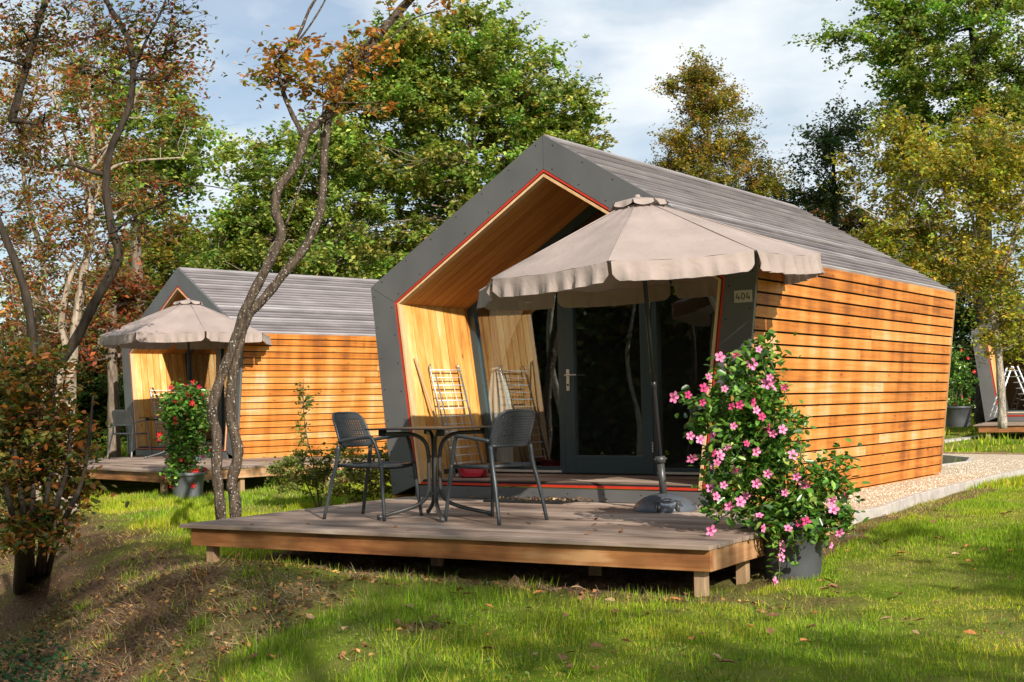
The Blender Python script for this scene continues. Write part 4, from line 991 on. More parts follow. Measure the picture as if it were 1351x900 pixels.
def P_(px, py, D): return at(px, py, D)
def E_(px, py, D, rx, ry, wt, dy=None, dd=None):
    s = D/CAM_F; return (at(px, py, D), ((rx*s), (dd or rx*s), ry*s), wt)
def gbase(px, D, extra=0.):
    p = at(px, 540, D); return np.array([p[0], p[1], hz(p[0], p[1])-.05])
# big green maples behind the cabins
D = 33.
b = gbase(640, D)
build_tree('maple_tree', 'large green maple right behind the cabins with tallest crown', 'tree', tuple(b), [[b, P_(636, 400, D), P_(628, 280, D), P_(622, 150, D), P_(625, 60, D)]], [(.26, .05)],
   [E_(640, 120, D, 105, 90, 3.2), E_(600, 230, D, 140, 90, 3.2), E_(735, 175, D, 75, 55, 1.2), E_(560, 120, D, 60, 60, .8), E_(650, 320, D, 190, 70, 2.6), E_(620, 50, D, 60, 28, .6), E_(475, 330, D+1, 100, 60, 1.4)], 720, 150, .58, .125, GREEN+[(.22, .17, .03)], [5, 5, 4, 3, 2, .5], 'bark_mid', nlimb=14, gap=.18)
b = gbase(400, D-1)
build_tree('maple_tree', 'green maple behind the left cabin with thin left side', 'tree', tuple(b), [[b, P_(405, 400, D-1), P_(420, 280, D-1), P_(430, 170, D-1), P_(450, 90, D-1)]], [(.2, .04)],
   [E_(430, 240, D-1, 90, 85, 3), E_(350, 280, D-1, 62, 60, 1.2), E_(500, 110, D-1, 62, 60, 1.5), E_(320, 200, D-1, 42, 28, .35), E_(300, 330, D-1, 45, 35, .7), E_(410, 335, D-2, 110, 35, 1.6), E_(540, 60, D-1, 50, 40, .6)], 430, 140, .54, .12, GREEN, [4, 5, 4, 3, 2], 'bark_mid', nlimb=12, gap=.2)
# yellow green tree left middle distance
D = 38.
b = gbase(225, D)
build_tree('field_maple', 'yellow green tree above the left cabin gable', 'tree', tuple(b), [[b, P_(222, 450, D), P_(215, 370, D), P_(228, 310, D)]], [(.2, .05)],
   [E_(225, 345, D, 65, 48, 2), E_(180, 390, D, 60, 55, 1.5), E_(285, 345, D, 45, 28, .7)], 230, 95, .7, .17, [(.22, .26, .04), (.29, .30, .045), (.12, .18, .03), (.38, .26, .04), (.32, .12, .04)], [5, 4, 3, 2, .6], 'bark_mid', gap=.1)
b = gbase(190, 30)
build_tree('oak_tree', 'green crowned tree whose leafy edge meets the sky at left', 'tree', tuple(b), [[b, P_(185, 420, 30), P_(180, 300, 30), P_(195, 190, 30)]], [(.2, .05)],
   [E_(215, 185, 30, 60, 55, 2), E_(170, 240, 30, 60, 60, 1.4), E_(240, 230, 30, 30, 22, .4), E_(150, 130, 30, 60, 60, 1)], 150, 80, .62, .15, GREEN, [4, 5, 3, 3, 2], 'bark_mid', gap=.3)
# middle birch behind roof
D = 40.
b = gbase(935, D)
build_tree('birch_tree', 'slender golden birch rising alone behind the roof ridge', 'tree', tuple(b), [[b, P_(940, 300, D), P_(936, 200, D), P_(930, 90, D)]], [(.16, .03)],
   [E_(925, 105, D, 33, 28, 1.0), E_(948, 145, D, 52, 30, 1.4), E_(935, 190, D, 62, 34, 2.0), E_(950, 235, D, 82, 32, 2.2), E_(890, 118, D, 18, 10, .15), E_(1000, 245, D, 38, 22, .6), E_(890, 215, D, 28, 16, .4)], 320, 130, .5, .085, [(.34, .26, .045), (.26, .24, .04), (.15, .18, .035), (.44, .25, .04), (.08, .11, .03)], [5, 5, 3, 2.2, 2], 'bark_mid', nlimb=14, gap=.15, flat=.6)
# right side
D = 36.
b = gbase(1300, D)
build_tree('oak_tree', 'tall dark green oak filling the upper right corner', 'tree', tuple(b), [[b, P_(1300, 400, D), P_(1296, 250, D), P_(1290, 120, D), P_(1280, 20, D)]], [(.30, .07)],
   [E_(1260, 60, D, 120, 75, 3.2), E_(1340, 120, D, 110, 80, 2.4), E_(1220, 135, D, 70, 45, 1.3), E_(1150, 70, D, 50, 32, .55), E_(1290, 210, D, 110, 60, 2), E_(1300, -30, D, 150, 50, 1.5), E_(1105, 52, D, 20, 9, .1), E_(1190, 15, D, 50, 30, .5)], 500, 140, .58, .12, GREEN, [6, 5, 3, 4, .8], 'bark_dark', nlimb=16, gap=.22)
D = 42.
b = gbase(1100, D)
build_tree('alder_tree', 'small blackish green tree between golden birch and tall oak', 'tree', tuple(b), [[b, P_(1102, 330, D), P_(1100, 230, D), P_(1095, 170, D)]], [(.15, .03)],
   [E_(1100, 195, D, 42, 42, 2), E_(1085, 255, D, 42, 40, 1.6), E_(1045, 262, D, 28, 24, .5), E_(1130, 165, D, 32, 24, .6)], 150, 60, .62, .12, [(.05, .085, .045), (.08, .12, .055), (.12, .16, .06)], [4, 4, 1], 'bark_dark', gap=.25)
D = 25.
b = gbase(1322, D); b[2] = P_(1322, 562, D)[2]-.05
build_tree('birch_tree', 'yellow leaved birch with bare white branches at the right edge', 'tree', tuple(b), [[b, P_(1320, 500, D), P_(1314, 440, D), P_(1303, 385, D), P_(1275, 340, D), P_(1240, 290, D), P_(1205, 245, D)], [P_(1303, 385, D), P_(1290, 330, D), P_(1283, 285, D), P_(1270, 240, D)], [P_(1283, 310, D), P_(1300, 290, D), P_(1318, 250, D)], [P_(1240, 292, D), P_(1190, 300, D-.5), P_(1150, 282, D-.5), P_(1128, 268, D-.5)], [P_(1303, 395, D), P_(1330, 340, D), P_(1350, 260, D), P_(1355, 170, D)]],
   [(.085, .022), (.045, .015), (.03, .01), (.026, .008), (.07, .02)],
   [E_(1240, 235, D, 105, 75, 3.2), E_(1200, 190, D, 55, 35, .7), E_(1320, 230, D, 60, 80, 1.8), E_(1290, 340, D, 80, 55, 2.0), E_(1180, 310, D, 60, 32, .8), E_(1330, 420, D, 42, 52, .8), E_(1225, 350, D, 40, 20, .4)], 480, 85, .42, .080, [(.36, .33, .05), (.25, .29, .04), (.50, .38, .04), (.14, .18, .03), (.30, .20, .04)], [5, 4, 2.6, 3, 1], 'bark_birch', nlimb=14, gap=.15, flat=.6)
# dark evergreens low behind the right path
for i, (px, D, rx, ry, py, lab) in enumerate(((1240, 44, 60, 75, 370, 'dark evergreen bush mass behind the far end of the large cabin'), (1180, 46, 60, 60, 330, 'brownish bush showing just over the descending roof edge'), (1300, 42, 55, 90, 420, 'dark conifer standing behind the far right cabin'), (1110, 47, 60, 50, 300, 'olive bush above the roof slope left of the white birch'))):
    b = gbase(px, D); pal = [(.02, .05, .015), (.035, .075, .02), (.06, .10, .025)] if i in (0, 2) else [(.15, .11, .03), (.09, .10, .025), (.06, .09, .02), (.26, .12, .03)]
    build_tree('evergreen_bush' if i in (0, 2) else 'hazel_bush', lab, 'bush', tuple(b), [[b, P_(px, py+40, D), P_(px, py, D)]], [(.12, .03)], [E_(px, py, D, rx, ry, 1), E_(px+10, py+80, D, rx*1.1, 60, 1)], 120, 90, .75, .15, pal, None, 'bark_dark', gap=0.)
for i, (px, D, lab) in enumerate(((20, 29, 'dark green bush behind the far left shrub and pale stems'), (115, 31, 'dark green bush between the rough trunk and the pale stems at left'), (178, 34, 'dark green bush peeping out left of the left cabin'))):
    b = gbase(px, D)
    build_tree('evergreen_bush', lab, 'bush', tuple(b), [[b, P_(px, 540, D), P_(px, 480, D)]], [(.1, .03)], [E_(px, 500, D, 52, 46, 1), E_(px+8, 545, D, 58, 30, 1)], 110, 90, .6, .13, [(.05, .10, .025), (.09, .15, .035), (.14, .20, .045), (.20, .11, .03)], [4, 4, 2, .6], 'bark_dark')
# left: red/bronze trees
RED = [(.26, .06, .03), (.38, .12, .04), (.24, .17, .04), (.52, .20, .05), (.15, .19, .04), (.28, .28, .06)]
RW = [3, 3, 3, 1.6, 3.5, 3]
D = 17.
b = gbase(95, D)
build_tree('red_maple', 'pale trunked red leaved tree with two leaning stems at left', 'tree', tuple(b), [[b, P_(92, 580, D), P_(94, 494, D), P_(99, 435, D), P_(106, 388, D), P_(114, 340, D), P_(121, 300, D), P_(115, 250, D), P_(122, 190, D), P_(118, 110, D)], [gbase(78, D), P_(80, 570, D), P_(77, 509, D), P_(88, 465, D), P_(81, 428, D), P_(88, 384, D), P_(99, 347, D)], [P_(114, 300, D), P_(138, 235, D), P_(165, 215, D), P_(240, 208, D)], [P_(115, 250, D), P_(96, 215, D), P_(75, 140, D), P_(55, 100, D)], [P_(118, 230, D), P_(150, 180, D), P_(190, 110, D), P_(232, 20, D)]],
   [(.085, .025), (.075, .03), (.03, .01), (.035, .01), (.035, .01)],
   [E_(110, 200, D, 130, 70, 2.2), E_(90, 90, D, 110, 70, 1.6), E_(60, 300, D, 90, 60, 1.8), E_(150, 290, D, 50, 50, .8), E_(225, 110, D, 42, 80, .7), E_(90, 390, D, 100, 50, 1.2)], 250, 60, .34, .060, RED, RW, 'bark_pale', nlimb=16, gap=.25, shape='oval')
D = 19.
b = gbase(50, D)
build_tree('red_maple', 'pale crooked stem at far left among red leaves', 'tree', tuple(b), [[b, P_(55, 487, D), P_(48, 435, D), P_(57, 377, D), P_(55, 333, D), P_(40, 280, D), P_(30, 200, D), P_(50, 100, D)], [gbase(40, D), P_(42, 520, D), P_(30, 455, D), P_(18, 400, D), P_(2, 355, D)]], [(.07, .02), (.045, .02)],
   [E_(40, 150, D, 90, 110, 2), E_(30, 380, D, 60, 80, 1.4), E_(20, 270, D, 60, 60, 1)], 110, 60, .36, .060, RED+[(.06, .11, .02)], RW+[3], 'bark_pale', nlimb=10, gap=.2, shape='oval')
D = 27.
b = gbase(150, D)
build_tree('cherry_tree', 'rough brown trunk with orange leaves just left of the left cabin', 'tree', tuple(b), [[b, P_(150, 540, D), P_(148, 470, D), P_(150, 420, D), P_(140, 350, D)]], [(.15, .05)],
   [E_(150, 400, D, 45, 40, 2), E_(120, 440, D, 70, 50, 2), E_(60, 440, D, 70, 60, 1.4)], 130, 55, .5, .11, [(.36, .10, .03), (.26, .07, .03), (.30, .15, .04), (.12, .10, .03), (.07, .09, .02)], [4, 4, 2, 2, 2], 'bark_mid', gap=.1)
# foreground left dark tree with the beech shrub
D = 9.9
sb_ = gnd(25, 780)
build_tree('hornbeam_tree', 'dark crooked tree at the left edge arching upwards in front of everything', 'tree', tuple(sb_), [[sb_, P_(30, 700, D), P_(38, 600, D), P_(40, 530, D), P_(48, 505, D), P_(73, 483, D), P_(99, 450, D), P_(125, 399, D), P_(156, 340, D), P_(147, 300, D), P_(140, 250, D), P_(145, 200, D), P_(172, 135, D), P_(172, 60, D), P_(140, 0, D), P_(125, -60, D)], [P_(34, 640, D), P_(42, 560, D+.1), P_(44, 465, D+.1), P_(37, 402, D+.1), P_(22, 351, D+.1), P_(0, 296, D+.1), P_(-30, 220, D)], [P_(172, 110, D), P_(190, 60, D), P_(215, 10, D), P_(230, -40, D)], [P_(150, 345, D), P_(140, 325, D), P_(170, 290, D), P_(215, 268, D), P_(255, 245, D), P_(310, 252, D)], [P_(15, 160, D), P_(40, 70, D), P_(60, 0, D)]],
   [(.055, .018), (.042, .024), (.014, .005), (.012, .003), (.03, .02)],
   [E_(60, 40, D, 110, 60, 2), E_(180, 60, D, 70, 60, 1.0), E_(230, 60, D, 40, 70, .5), E_(30, 180, D, 70, 60, .8), E_(170, 280, D, 70, 40, .35)], 150, 30, .25, .038, [(c_[0]*.62, c_[1]*.62, c_[2]*.62) for c_ in RED]+[(.03, .055, .015)], RW+[3], 'bark_dark', nlimb=28, gap=.2, shape='oval', ntw=90)  # red leaf colours scaled down to paint in the shade on this crown
D = 9.4
sb2 = gnd(45, 772)
BEE = [(.20, .15, .03), (.12, .15, .028), (.07, .10, .02), (.36, .14, .03), (.50, .18, .05), (.24, .10, .03)]
stm_ = [[gnd(28+7*k, 770-3*k), P_(20+11*k+4*(k%2), 700, D), P_(0+22*k, 610+9*(k%3), D-.1), P_(-12+27*k, 535-13*(k%2), D)] for k in range(6)]
build_tree('beech_shrub', 'bushy beech shrub with olive and rusty orange leaves at left edge', 'shrub', tuple(sb2), stm_, [(.032, .008)]*6,
   [E_(30, 545, D, 80, 56, 2.2), E_(62, 595, D, 52, 48, 1.8), E_(5, 620, D, 60, 50, 1.1), E_(88, 640, D, 34, 30, .6), E_(40, 490, D, 55, 32, .8), E_(35, 690, D-.3, 60, 34, 1.0), E_(85, 675, D-.2, 26, 24, .4)], 420, 16, .16, .055, BEE, [5, 5, 4, 2.5, 1.5, 3], 'bark_dark', nlimb=22, gap=.05, shape='oval', flat=.6, ntw=60)
# dead leaning stem base near shrub is part of the shrub; twisted double trunk in front of the left cabin
D = 12.6
tb1 = np.array([*at(294, 690, D)[:2], 0]); tb1[2] = hz(tb1[0], tb1[1])-.03; tb2 = np.array([*at(312, 690, D)[:2], 0]); tb2[2] = hz(tb2[0], tb2[1])-.03
TA = [(290, 662), (286, 625), (286, 575), (280, 544), (290, 502), (309, 453), (324, 408), (350, 356), (371, 311), (363, 276), (368, 249), (390, 218), (401, 187), (408, 173), (439, 142), (470, 84), (497, 49), (532, 9), (565, -25)]
TB = [(310, 660), (306, 635), (314, 597), (305, 551), (306, 502), (314, 461), (326, 419), (350, 392), (377, 358), (402, 327), (421, 285), (426, 249), (428, 200), (432, 165), (437, 147)]
TC = [(401, 180), (385, 150), (372, 116), (368, 84), (377, 67), (395, 44), (408, 13), (424, -12)]
TC2 = [(378, 66), (400, 46), (426, 6), (432, -12)]
TD = [(377, 298), (395, 249), (408, 218), (421, 191), (426, 147), (425, 105)]
TE = [(470, 100), (500, 60), (540, 20), (585, 8), (600, -4)]
build_tree('serviceberry_tree', 'twisted twin trunk tree with lichen spots rising behind the near deck', 'tree', tuple(tb1), [[tb1]+[P_(x, y, D) for x, y in TA], [tb2]+[P_(x, y, D+.05) for x, y in TB], [P_(x, y, D) for x, y in TC], [P_(x, y, D) for x, y in TC2], [P_(x, y, D+.05) for x, y in TD], [P_(470, 84, D), P_(505, 60, D), P_(545, 25, D), P_(590, 12, D)]],
   [(.052, .040), (.058, .036), (.026, .012), (.012, .006), (.012, .005), (.015, .004)],
   [E_(415, 90, D, 72, 40, 2.6), E_(360, 95, D, 45, 26, .9), E_(470, 70, D, 50, 35, 1.0), E_(540, 10, D, 45, 22, .5), E_(430, 130, D, 40, 24, .6), E_(500, 140, D, 20, 12, .15)], 125, 14, .18, .068, [(.38, .17, .03), (.50, .25, .05), (.26, .25, .04), (.17, .20, .035), (.58, .30, .06), (.32, .13, .04)], [4, 3, 3, 2, 1.5, 2], 'bark_lichen', nlimb=12, gap=0., shape='oval', flat=.7, ntw=24)
# shrubs in front of the left cabin
SHR = [(.16, .22, .035), (.24, .29, .05), (.34, .36, .09), (.09, .13, .02), (.44, .38, .15)]
D = 16.6
b = gbase(420, D)
build_tree('privet_shrub', 'loose small leaved shrub with one tall shoot before the left cabin', 'shrub', tuple(b), [[b, P_(415, 620, D), P_(402, 560, D), P_(400, 500, D)], [b, P_(400, 630, D), P_(380, 605, D)], [b, P_(430, 620, D), P_(440, 590, D)]], [(.012, .004), (.012, .004), (.012, .004)],
   [E_(408, 622, D, 46, 30, 2.4), E_(440, 610, D, 26, 22, .8), E_(375, 628, D, 18, 20, .5), E_(400, 575, D, 12, 12, .15), E_(401, 530, D, 10, 22, .22)], 150, 26, .13, .045, SHR, [5, 4, 2, 4, .8], 'twig', nlimb=12, shape='fold')
D = 15.
b = gbase(495, D)
build_tree('wild_shrub', 'straggly shrub with dry brown stems between the decks', 'shrub', tuple(b), [[b, P_(490, 640, D), P_(485, 600, D)], [b, P_(505, 640, D), P_(512, 600, D)]], [(.01, .004), (.01, .004)],
   [E_(480, 625, D, 36, 34, 2), E_(512, 618, D, 16, 34, 1), E_(450, 645, D, 20, 20, .6)], 110, 26, .13, .045, SHR+[(.33, .17, .08)], [4, 4, 2, 3, 2, 2.4], 'twig', nlimb=14, shape='fold')
# off-frame neighbours beside the lawn that throw the dappled shade
def shade_tree(label, cx, cy, cz, r, n, bx, by):
    b = np.array([bx, by, hz(bx, by)-.05])
    build_tree('lime_tree', label, 'tree', tuple(b), [[b, np.array([bx+.1, by, cz*.5]), np.array([cx, cy, cz])]], [(.16, .04)], [(np.array([cx, cy, cz]), (r[0], r[1], r[2]), 1)], n, 60, .5, .10, GREEN, None, 'bark_mid', nlimb=10, gap=.1)
shade_tree('tall lime tree on the lawn right of the viewer shading the bank', 13.5, -12.1, 9.3, (3.0, 2.3, 2.1), 150, 13.9, -13.2)
shade_tree('middle lime tree on the lawn right of the viewer', 14.4, -10.9, 6.2, (2.3, 1.2, .9), 62, 15.2, -10.9)
shade_tree('short lime tree nearest the right edge of the lawn', 12.5, -5.75, 4.9, (1.1, .9, .8), 48, 13.1, -5.6)
# far woodland closing the horizon
C = []; 
for px in np.arange(-160, 1560, 10):
    for k in range(3):
        D = random.uniform(56, 70); p = at(px+random.uniform(-6, 6), 540, D); h = (3.2+1.6*math.sin(px*.013)+1.2*math.sin(px*.041+1))*(1.25 if px < 300 or px > 1200 else 1)
        C.append((p[0], p[1], hz(p[0], p[1]), h))
pts = []
for x, y, z, h in C:
    m = 70; q = blob(m, (x, y, z+h*.55), (1.5, 1.5, h*.55)); pts.append(q)
pts = np.concatenate(pts)
tag(leaf_mesh('far_woodland', pts, RNG.uniform(.25, .5, len(pts)), palette(len(pts), [(.03, .055, .015), (.06, .09, .02), (.10, .10, .025), (.14, .07, .02)], [5, 4, 1.5, .7]), 'rhomb', .2), 'distant band of mixed trees closing the view behind both cabins', 'woodland', kind='stuff')

bw_ = []
for k in range(760):
    a_ = math.radians(random.uniform(205, 275)); R_ = random.uniform(24, 36); x = R_*math.cos(a_)+2; y = R_*math.sin(a_); h = random.uniform(5, 11)
    bw_.append(blob(230, (x, y, hz(x, y)+h*.5), (1.9, 1.9, h*.55)))
bw_ = np.concatenate(bw_)
tag(leaf_mesh('woodland_edge', bw_, RNG.uniform(.22, .42, len(bw_)), palette(len(bw_), [(.03, .05, .014), (.05, .07, .018), (.09, .08, .024), (.12, .065, .02)], [5, 4, 1.5, .7]), 'fold', .2), 'edge of the wood across the lawn mirrored in the dark panes', 'woodland', kind='stuff')
for k, (x, y) in enumerate(((-6.2, -7.6), (-11, -19), (-7.5, -17))):
    z0 = hz(x, y); b_ = np.array([x, y, z0-.05])
    build_tree('birch_tree', ('slim pale birch reflected in the door glass', 'second slim birch behind the lawn, only in the reflection', 'third slim birch beside the wood edge, only in the reflection')[k], 'tree', tuple(b_), [[b_, b_+[.1, .05, 1.5], b_+[-.25, .0, 3.2], b_+[.1, .1, 5], b_+[.4, 0, 7]]], [(.09, .03)], [(b_+np.array([.2, 0, 6.3]), (1.6, 1.6, 1.6), 1)], 60, 40, .45, .09, GREEN, None, 'bark_birch', nlimb=6)
# ------------------------------------------------------------------ grass
def in_rect(x, y, o, ang, W, Dp, m=.0):
    dx, dy = x-o[0], y-o[1]; c, s = math.cos(ang), math.sin(ang); u = c*dx+s*dy; v = -s*dx+c*dy
    return (u > m) & (u < W-m) & (v > m) & (v < Dp-m)
kx = np.array([p[1] for p in kerb_in[:-2]]); kv = np.array([p[0] for p in kerb_in[:-2]])
def grass_ok(x, y):
    ok = ~in_rect(x, y, (-1.54, -3.14), DKA, 4.58, 3.26, .12)
    ok &= ~in_rect(x, y, d2o, TH2, 5.85, 4.1, .1)
    ok &= ~((np.abs(x) < 1.95) & (y > -.2) & (y < 5.8))
    path = (y > -.2) & (y < 12.3) & (x > 1.2) & (x < np.interp(y, kx, kv)+.06)
    path |= (y > 8.9) & (y < 12.3) & (x > 1.2)
    ok &= ~path
    dx, dy = x-T2[0], y-T2[1]; c, s = math.cos(TH2), math.sin(TH2); u = c*dx+s*dy; v = -s*dx+c*dy
    ok &= ~((np.abs(u) < 1.95) & (v > -.1) & (v < 5.8))
    return ok
def view_ok(x, y, m=140):
    d = np.stack([x, y, hgt(x, y)], -1)-CAM_P; w_ = d@CF; px = 675.5+CAM_F*(d@CR)/np.maximum(w_, .1); py = 450-CAM_F*(d@CU)/np.maximum(w_, .1)
    return (w_ > 1.5) & (px > -m) & (px < 1351+m) & (py < 900+m*1.5)
GC = [(.28, .41, .025), (.40, .49, .035), (.14, .24, .018), (.48, .48, .08), (.52, .42, .17), (.32, .22, .10)]
allc = []
def scatter(n, x0, x1, y0, y1, h0, h1, wd, dens_dirt=.25, tall=False):
    x = RNG.uniform(x0, x1, n); y = RNG.uniform(y0, y1, n); ok = grass_ok(x, y) & view_ok(x, y); x, y = x[ok], y[ok]
    m = dirtmask(x, y); pn = bumps(x*1.7+9, y*1.7-4)
    keep = RNG.random(len(x)) < np.where(m > .25, dens_dirt, 1.)*np.clip(.75+pn*1.2, .25, 1)
    x, y, m, pn = x[keep], y[keep], m[keep], pn[keep]; k = len(x)
    z = hgt(x, y)-.004
    C = np.stack([x, y, z], -1); th = RNG.uniform(0, 2*PI, k); lean = np.where(m > .4, RNG.uniform(.4, 1.4, k), np.abs(RNG.normal(0, .45, k)))
    ax = np.stack([np.cos(th)*np.sin(lean), np.sin(th)*np.sin(lean), np.cos(lean)], -1); ph = RNG.uniform(0, 2*PI, k)
    bx = np.stack([np.cos(ph), np.sin(ph), np.zeros(k)], -1); bx -= ax*(bx*ax).sum(1)[:, None]; bx /= np.linalg.norm(bx, axis=1)[:, None]; nr = np.cross(ax, bx)
    ln = RNG.uniform(h0, h1, k)*(1+np.clip(pn*2, -.3, .8))
    dry = np.clip(m*.75+np.clip(pn*-1.6-.02, 0, .50)+.07+.10*(y < -3.2), 0, .85); isd = RNG.random(k) < dry
    cols = np.where(isd[:, None], palette(k, GC[3:], [1, 2, 2]), palette(k, GC[:4], [5, 4, 4, 1.2]))
    yel = np.clip(bumps(x*.9+30, y*.9)*1.6, -.3, .7)[:, None]; cols = cols*(1+yel*np.array([.7, .25, .1]))
    return C, ln, cols, (ax, nr), RNG.uniform(.7, 1.3, k)*wd
def add_grass(parts, name, label):
    C = np.concatenate([p[0] for p in parts]); ln = np.concatenate([p[1] for p in parts]); cl = np.concatenate([p[2] for p in parts])
    a = np.concatenate([p[3][0] for p in parts]); nr = np.concatenate([p[3][1] for p in parts]); wd = np.concatenate([p[4] for p in parts])
    o = leaf_mesh(name, C, ln, np.clip(cl, .005, .9), 'blade', axes=(a, nr), widths=wd, mat='grassb'); tag(o, label, 'grass', kind='stuff'); print(name, len(C)); return o
g1 = [scatter(360000, -3.4, 6.5, -7.2, -1.0, .014, .038, .0045, .10), scatter(150000, 2.4, 6.5, -1.5, 4., .018, .04, .006), scatter(60000, 2.4, 9, 4., 14., .03, .06, .012),
      scatter(90000, -9, -1.7, -3.5, 3.5, .03, .07, .008), scatter(110000, -18, -4, 0, 12, .04, .09, .013), scatter(60000, -26, 14, 9, 42, .07, .14, .035), scatter(9000, -3.2, 3., -6.8, -2.9, .07, .13, .005)]
add_grass(g1, 'lawn_grass', 'short sunlit green and straw coloured grass covering the lawn and bank')
# dry matted stalks on the bank
x = RNG.uniform(-3.4, 3.5, 42000); y = RNG.uniform(-6.9, -2.9, 42000); ok = (dirtmask(x, y) > .45) & view_ok(x, y); x, y = x[ok], y[ok]; k = len(x)
C = np.stack([x, y, hgt(x, y)+.006], -1); s_ = RNG.normal(2.6, .9, k); ax = np.stack([np.cos(s_)*.9, np.sin(s_)*.9, RNG.normal(0, .28, k)], -1); ax /= np.linalg.norm(ax, axis=1)[:, None]
nr = np.tile([0, 0, 1.], (k, 1))+RNG.normal(0, .3, (k, 3)); nr -= ax*(nr*ax).sum(1)[:, None]; nr /= np.linalg.norm(nr, axis=1)[:, None]
tag(leaf_mesh('dead_grass', C, RNG.uniform(.05, .16, k), palette(k, [(.30, .21, .12), (.42, .32, .19), (.15, .09, .05)]), 'blade', axes=(ax, nr), widths=RNG.uniform(.003, .006, k), mat='dryleaf'), 'matted dead brown stalks lying over the bare earth bank', 'dead grass', kind='stuff')
# nettles bottom left
x = RNG.uniform(-2.6, .6, 2600); y = RNG.uniform(-6.2, -4.0, 2600); d = (np.stack([x, y, hgt(x, y)], -1)-CAM_P); px = 675.5+CAM_F*(d@CR)/(d@CF); py = 450-CAM_F*(d@CU)/(d@CF)
ok = (px < 95+40*np.sin(py*.05)) & (py > 815) ; x, y = x[ok], y[ok]; k = len(x)
if k: tag(leaf_mesh('nettles', np.stack([x, y, hgt(x, y)+RNG.uniform(.02, .16, k)], -1), RNG.uniform(.03, .06, k), palette(k, [(.02, .07, .02), (.035, .10, .03), (.015, .045, .015)]), 'oval', .8, 'leaf'), 'dark green low nettles growing at the foot of the bank', 'nettles', kind='stuff')
# grass tufts on and above the bank, broad leaved weeds in the lawn
tx = RNG.uniform(-3.2, 5.5, 260); ty = RNG.uniform(-6.6, -2.2, 260); ok = grass_ok(tx, ty) & (RNG.random(260) < np.where(dirtmask(tx, ty) > .3, .55, .5)); tx, ty = tx[ok], ty[ok]
m = 75; k = len(tx)*m; ti_ = np.repeat(np.arange(len(tx)), m); rr_ = RNG.uniform(.04, .13, len(tx))
x = tx[ti_]+RNG.normal(size=k)*rr_[ti_]; y = ty[ti_]+RNG.normal(size=k)*rr_[ti_]; C = np.stack([x, y, hgt(x, y)-.004], -1)
th = np.arctan2(y-ty[ti_], x-tx[ti_])+RNG.normal(0, .5, k); lean = np.abs(RNG.normal(.45, .35, k)); ax = np.stack([np.cos(th)*np.sin(lean), np.sin(th)*np.sin(lean), np.cos(lean)], -1)
ph = th+PI/2+RNG.normal(0, .6, k); bx = np.stack([np.cos(ph), np.sin(ph), np.zeros(k)], -1); bx -= ax*(bx*ax).sum(1)[:, None]; bx /= np.linalg.norm(bx, axis=1)[:, None]; nr = np.cross(ax, bx)
tag(leaf_mesh('grass_tufts', C, RNG.uniform(.04, .10, k), palette(k, GC[:4]+[(.10, .20, .03)], [4, 3, 4, 1, 4])*np.clip(1+RNG.normal(0, .18, len(tx)), .6, 1.4)[ti_][:, None], 'blade', axes=(ax, nr), widths=RNG.uniform(.004, .007, k), mat='grassb'), 'longer darker tufts of grass on the bank and lawn', 'grass tufts', kind='stuff')
x = RNG.uniform(-3, 5.5, 5200); y = RNG.uniform(-6.6, -1.2, 5200); ok = grass_ok(x, y) & view_ok(x, y) & (bumps(x*1.3-7, y*1.3+5) > .02); x, y = x[ok], y[ok]
tag(leaf_mesh('clover', np.stack([x, y, hgt(x, y)+RNG.uniform(.012, .035, len(x))], -1), RNG.uniform(.012, .03, len(x)), palette(len(x), [(.13, .25, .04), (.20, .31, .06), (.08, .16, .03)]), 'oval', 1.2, 'leaf'), 'small broad leaved clover mixed into the lawn', 'clover', kind='stuff')
# ------------------------------------------------------------------ fallen leaves
lm_ = []
for nm, c in (('brown', (.22, .10, .04)), ('orange', (.50, .19, .05)), ('tan', (.40, .25, .13))):
    b = MB()
    n = 9; P = []
    for i in range(n+1):
        s_ = i/n; P.append((s_-.5, .30*math.sin(PI*s_)**.8*(1+.25*math.sin(s_*17)), .10*math.sin(PI*s_)+.09))
    Q = [(x, -y, z) for x, y, z in P]; mid = [(x, 0, z*.35+.01*0) for x, y, z in P]
    b.add(P+mid, [(i, i+1, n+2+i, n+1+i) for i in range(n)]); b.add(mid+Q, [(i, i+1, n+2+i, n+1+i) for i in range(n)]); b.tube([(.5, 0, .02), (.72, .05, .05)], .012, 4)
    m_ = simple('fallen_leaf_'+nm, c, .8, var=.25, scale=30); b.v = [(x*.07, y*.07, z*.07) for x, y, z in b.v]
    me = bpy.data.meshes.new('fallen_leaf'); me.from_pydata(b.v, [], b.f); me.materials.append(m_); me.update(); lm_.append(me)
LL = ['curled brown fallen leaf lying on the grass', 'orange fallen leaf lying on the grass', 'pale tan fallen leaf lying on the grass']
LD = ['curled brown fallen leaf lying on the near deck', 'orange fallen leaf lying on the near deck', 'pale tan fallen leaf lying on the near deck']
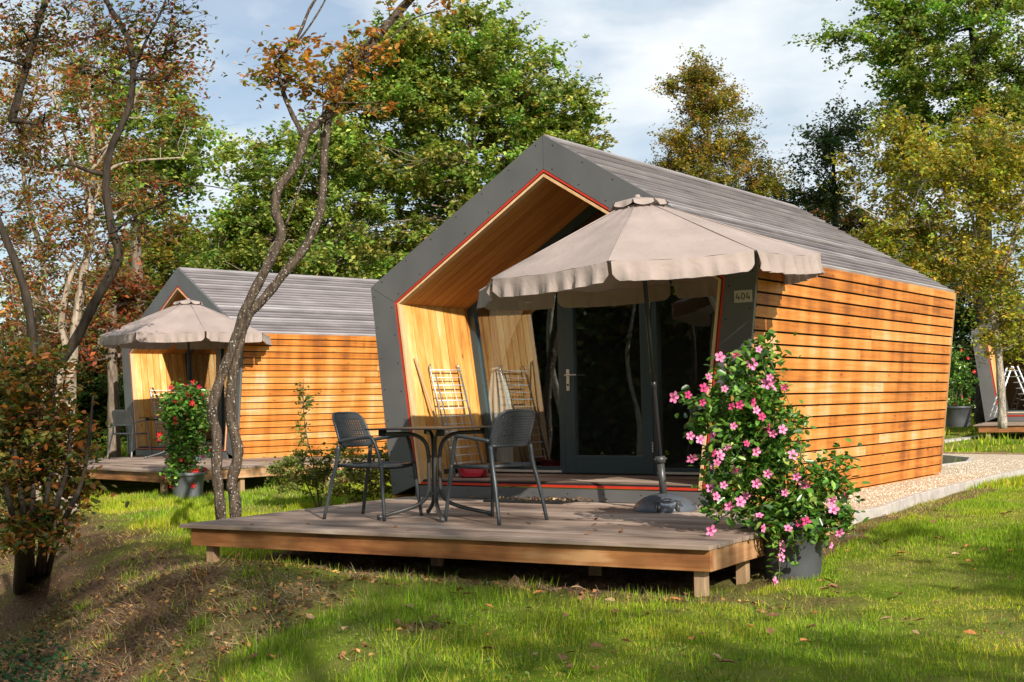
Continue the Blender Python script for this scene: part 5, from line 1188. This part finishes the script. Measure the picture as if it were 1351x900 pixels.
def put_leaf(k, x, y, z, lab, grp, sc=1.):
    o = bpy.data.objects.new('fallen_leaf', lm_[k]); COL.objects.link(o); o.location = (x, y, z); o.rotation_euler = (random.uniform(-.4, .4), random.uniform(-.4, .4), random.uniform(0, 6.28)); s_ = sc*random.uniform(.6, 1.25); o.scale = (s_, s_, s_)
    tag(o, lab, 'fallen leaf', grp)
cnt = 0
while cnt < 150:
    x = random.uniform(-3, 5.5); y = random.uniform(-6.6, 1.5)
    if not (grass_ok(np.array([x]), np.array([y]))[0] and view_ok(np.array([x]), np.array([y]), -5)[0]): continue
    k = random.choice((0, 0, 1, 2)); put_leaf(k, x, y, hz(x, y)+.028, LL[k], 'fallen leaves on the lawn, '+('brown', 'orange', 'tan')[k], 1.0); cnt += 1
for i in range(26):
    u = random.uniform(.1, 4.4); v = random.uniform(.1, 2.9); x = -1.54+math.cos(DKA)*u-math.sin(DKA)*v; y = -3.14+math.sin(DKA)*u+math.cos(DKA)*v
    k = random.choice((0, 0, 0, 1, 2)); put_leaf(k, x, y, .004, LD[k], 'fallen leaves on the near deck, '+('brown', 'orange', 'tan')[k], .7)
C = np.stack([RNG.normal(.05, .28, 260), RNG.normal(-.11, .07, 260), RNG.uniform(.022, .04, 260)], -1); C = C[(C[:, 1] < -.02)]
tag(leaf_mesh('leaf_litter', C, RNG.uniform(.015, .045, len(C)), palette(len(C), [(.16, .09, .05), (.30, .20, .11), (.07, .045, .025), (.45, .36, .24)], [4, 3, 4, 1]), 'fold', .6, 'dryleaf'), 'dry leaf fragments heaped on the dark doormat', 'leaf litter', kind='stuff')
x = RNG.uniform(-3.2, 3.6, 9000); y = RNG.uniform(-6.8, -2.8, 9000); m = dirtmask(x, y); ok = (m > .3) & view_ok(x, y); x, y = x[ok], y[ok]
tag(leaf_mesh('bank_leaf_litter', np.stack([x, y, hgt(x, y)+.012], -1), RNG.uniform(.02, .05, len(x)), palette(len(x), [(.22, .10, .045), (.36, .19, .08), (.10, .05, .03), (.46, .24, .08)]), 'fold', .7, 'dryleaf'), 'small brown leaf scraps strewn over the earth bank', 'leaf litter', kind='stuff')
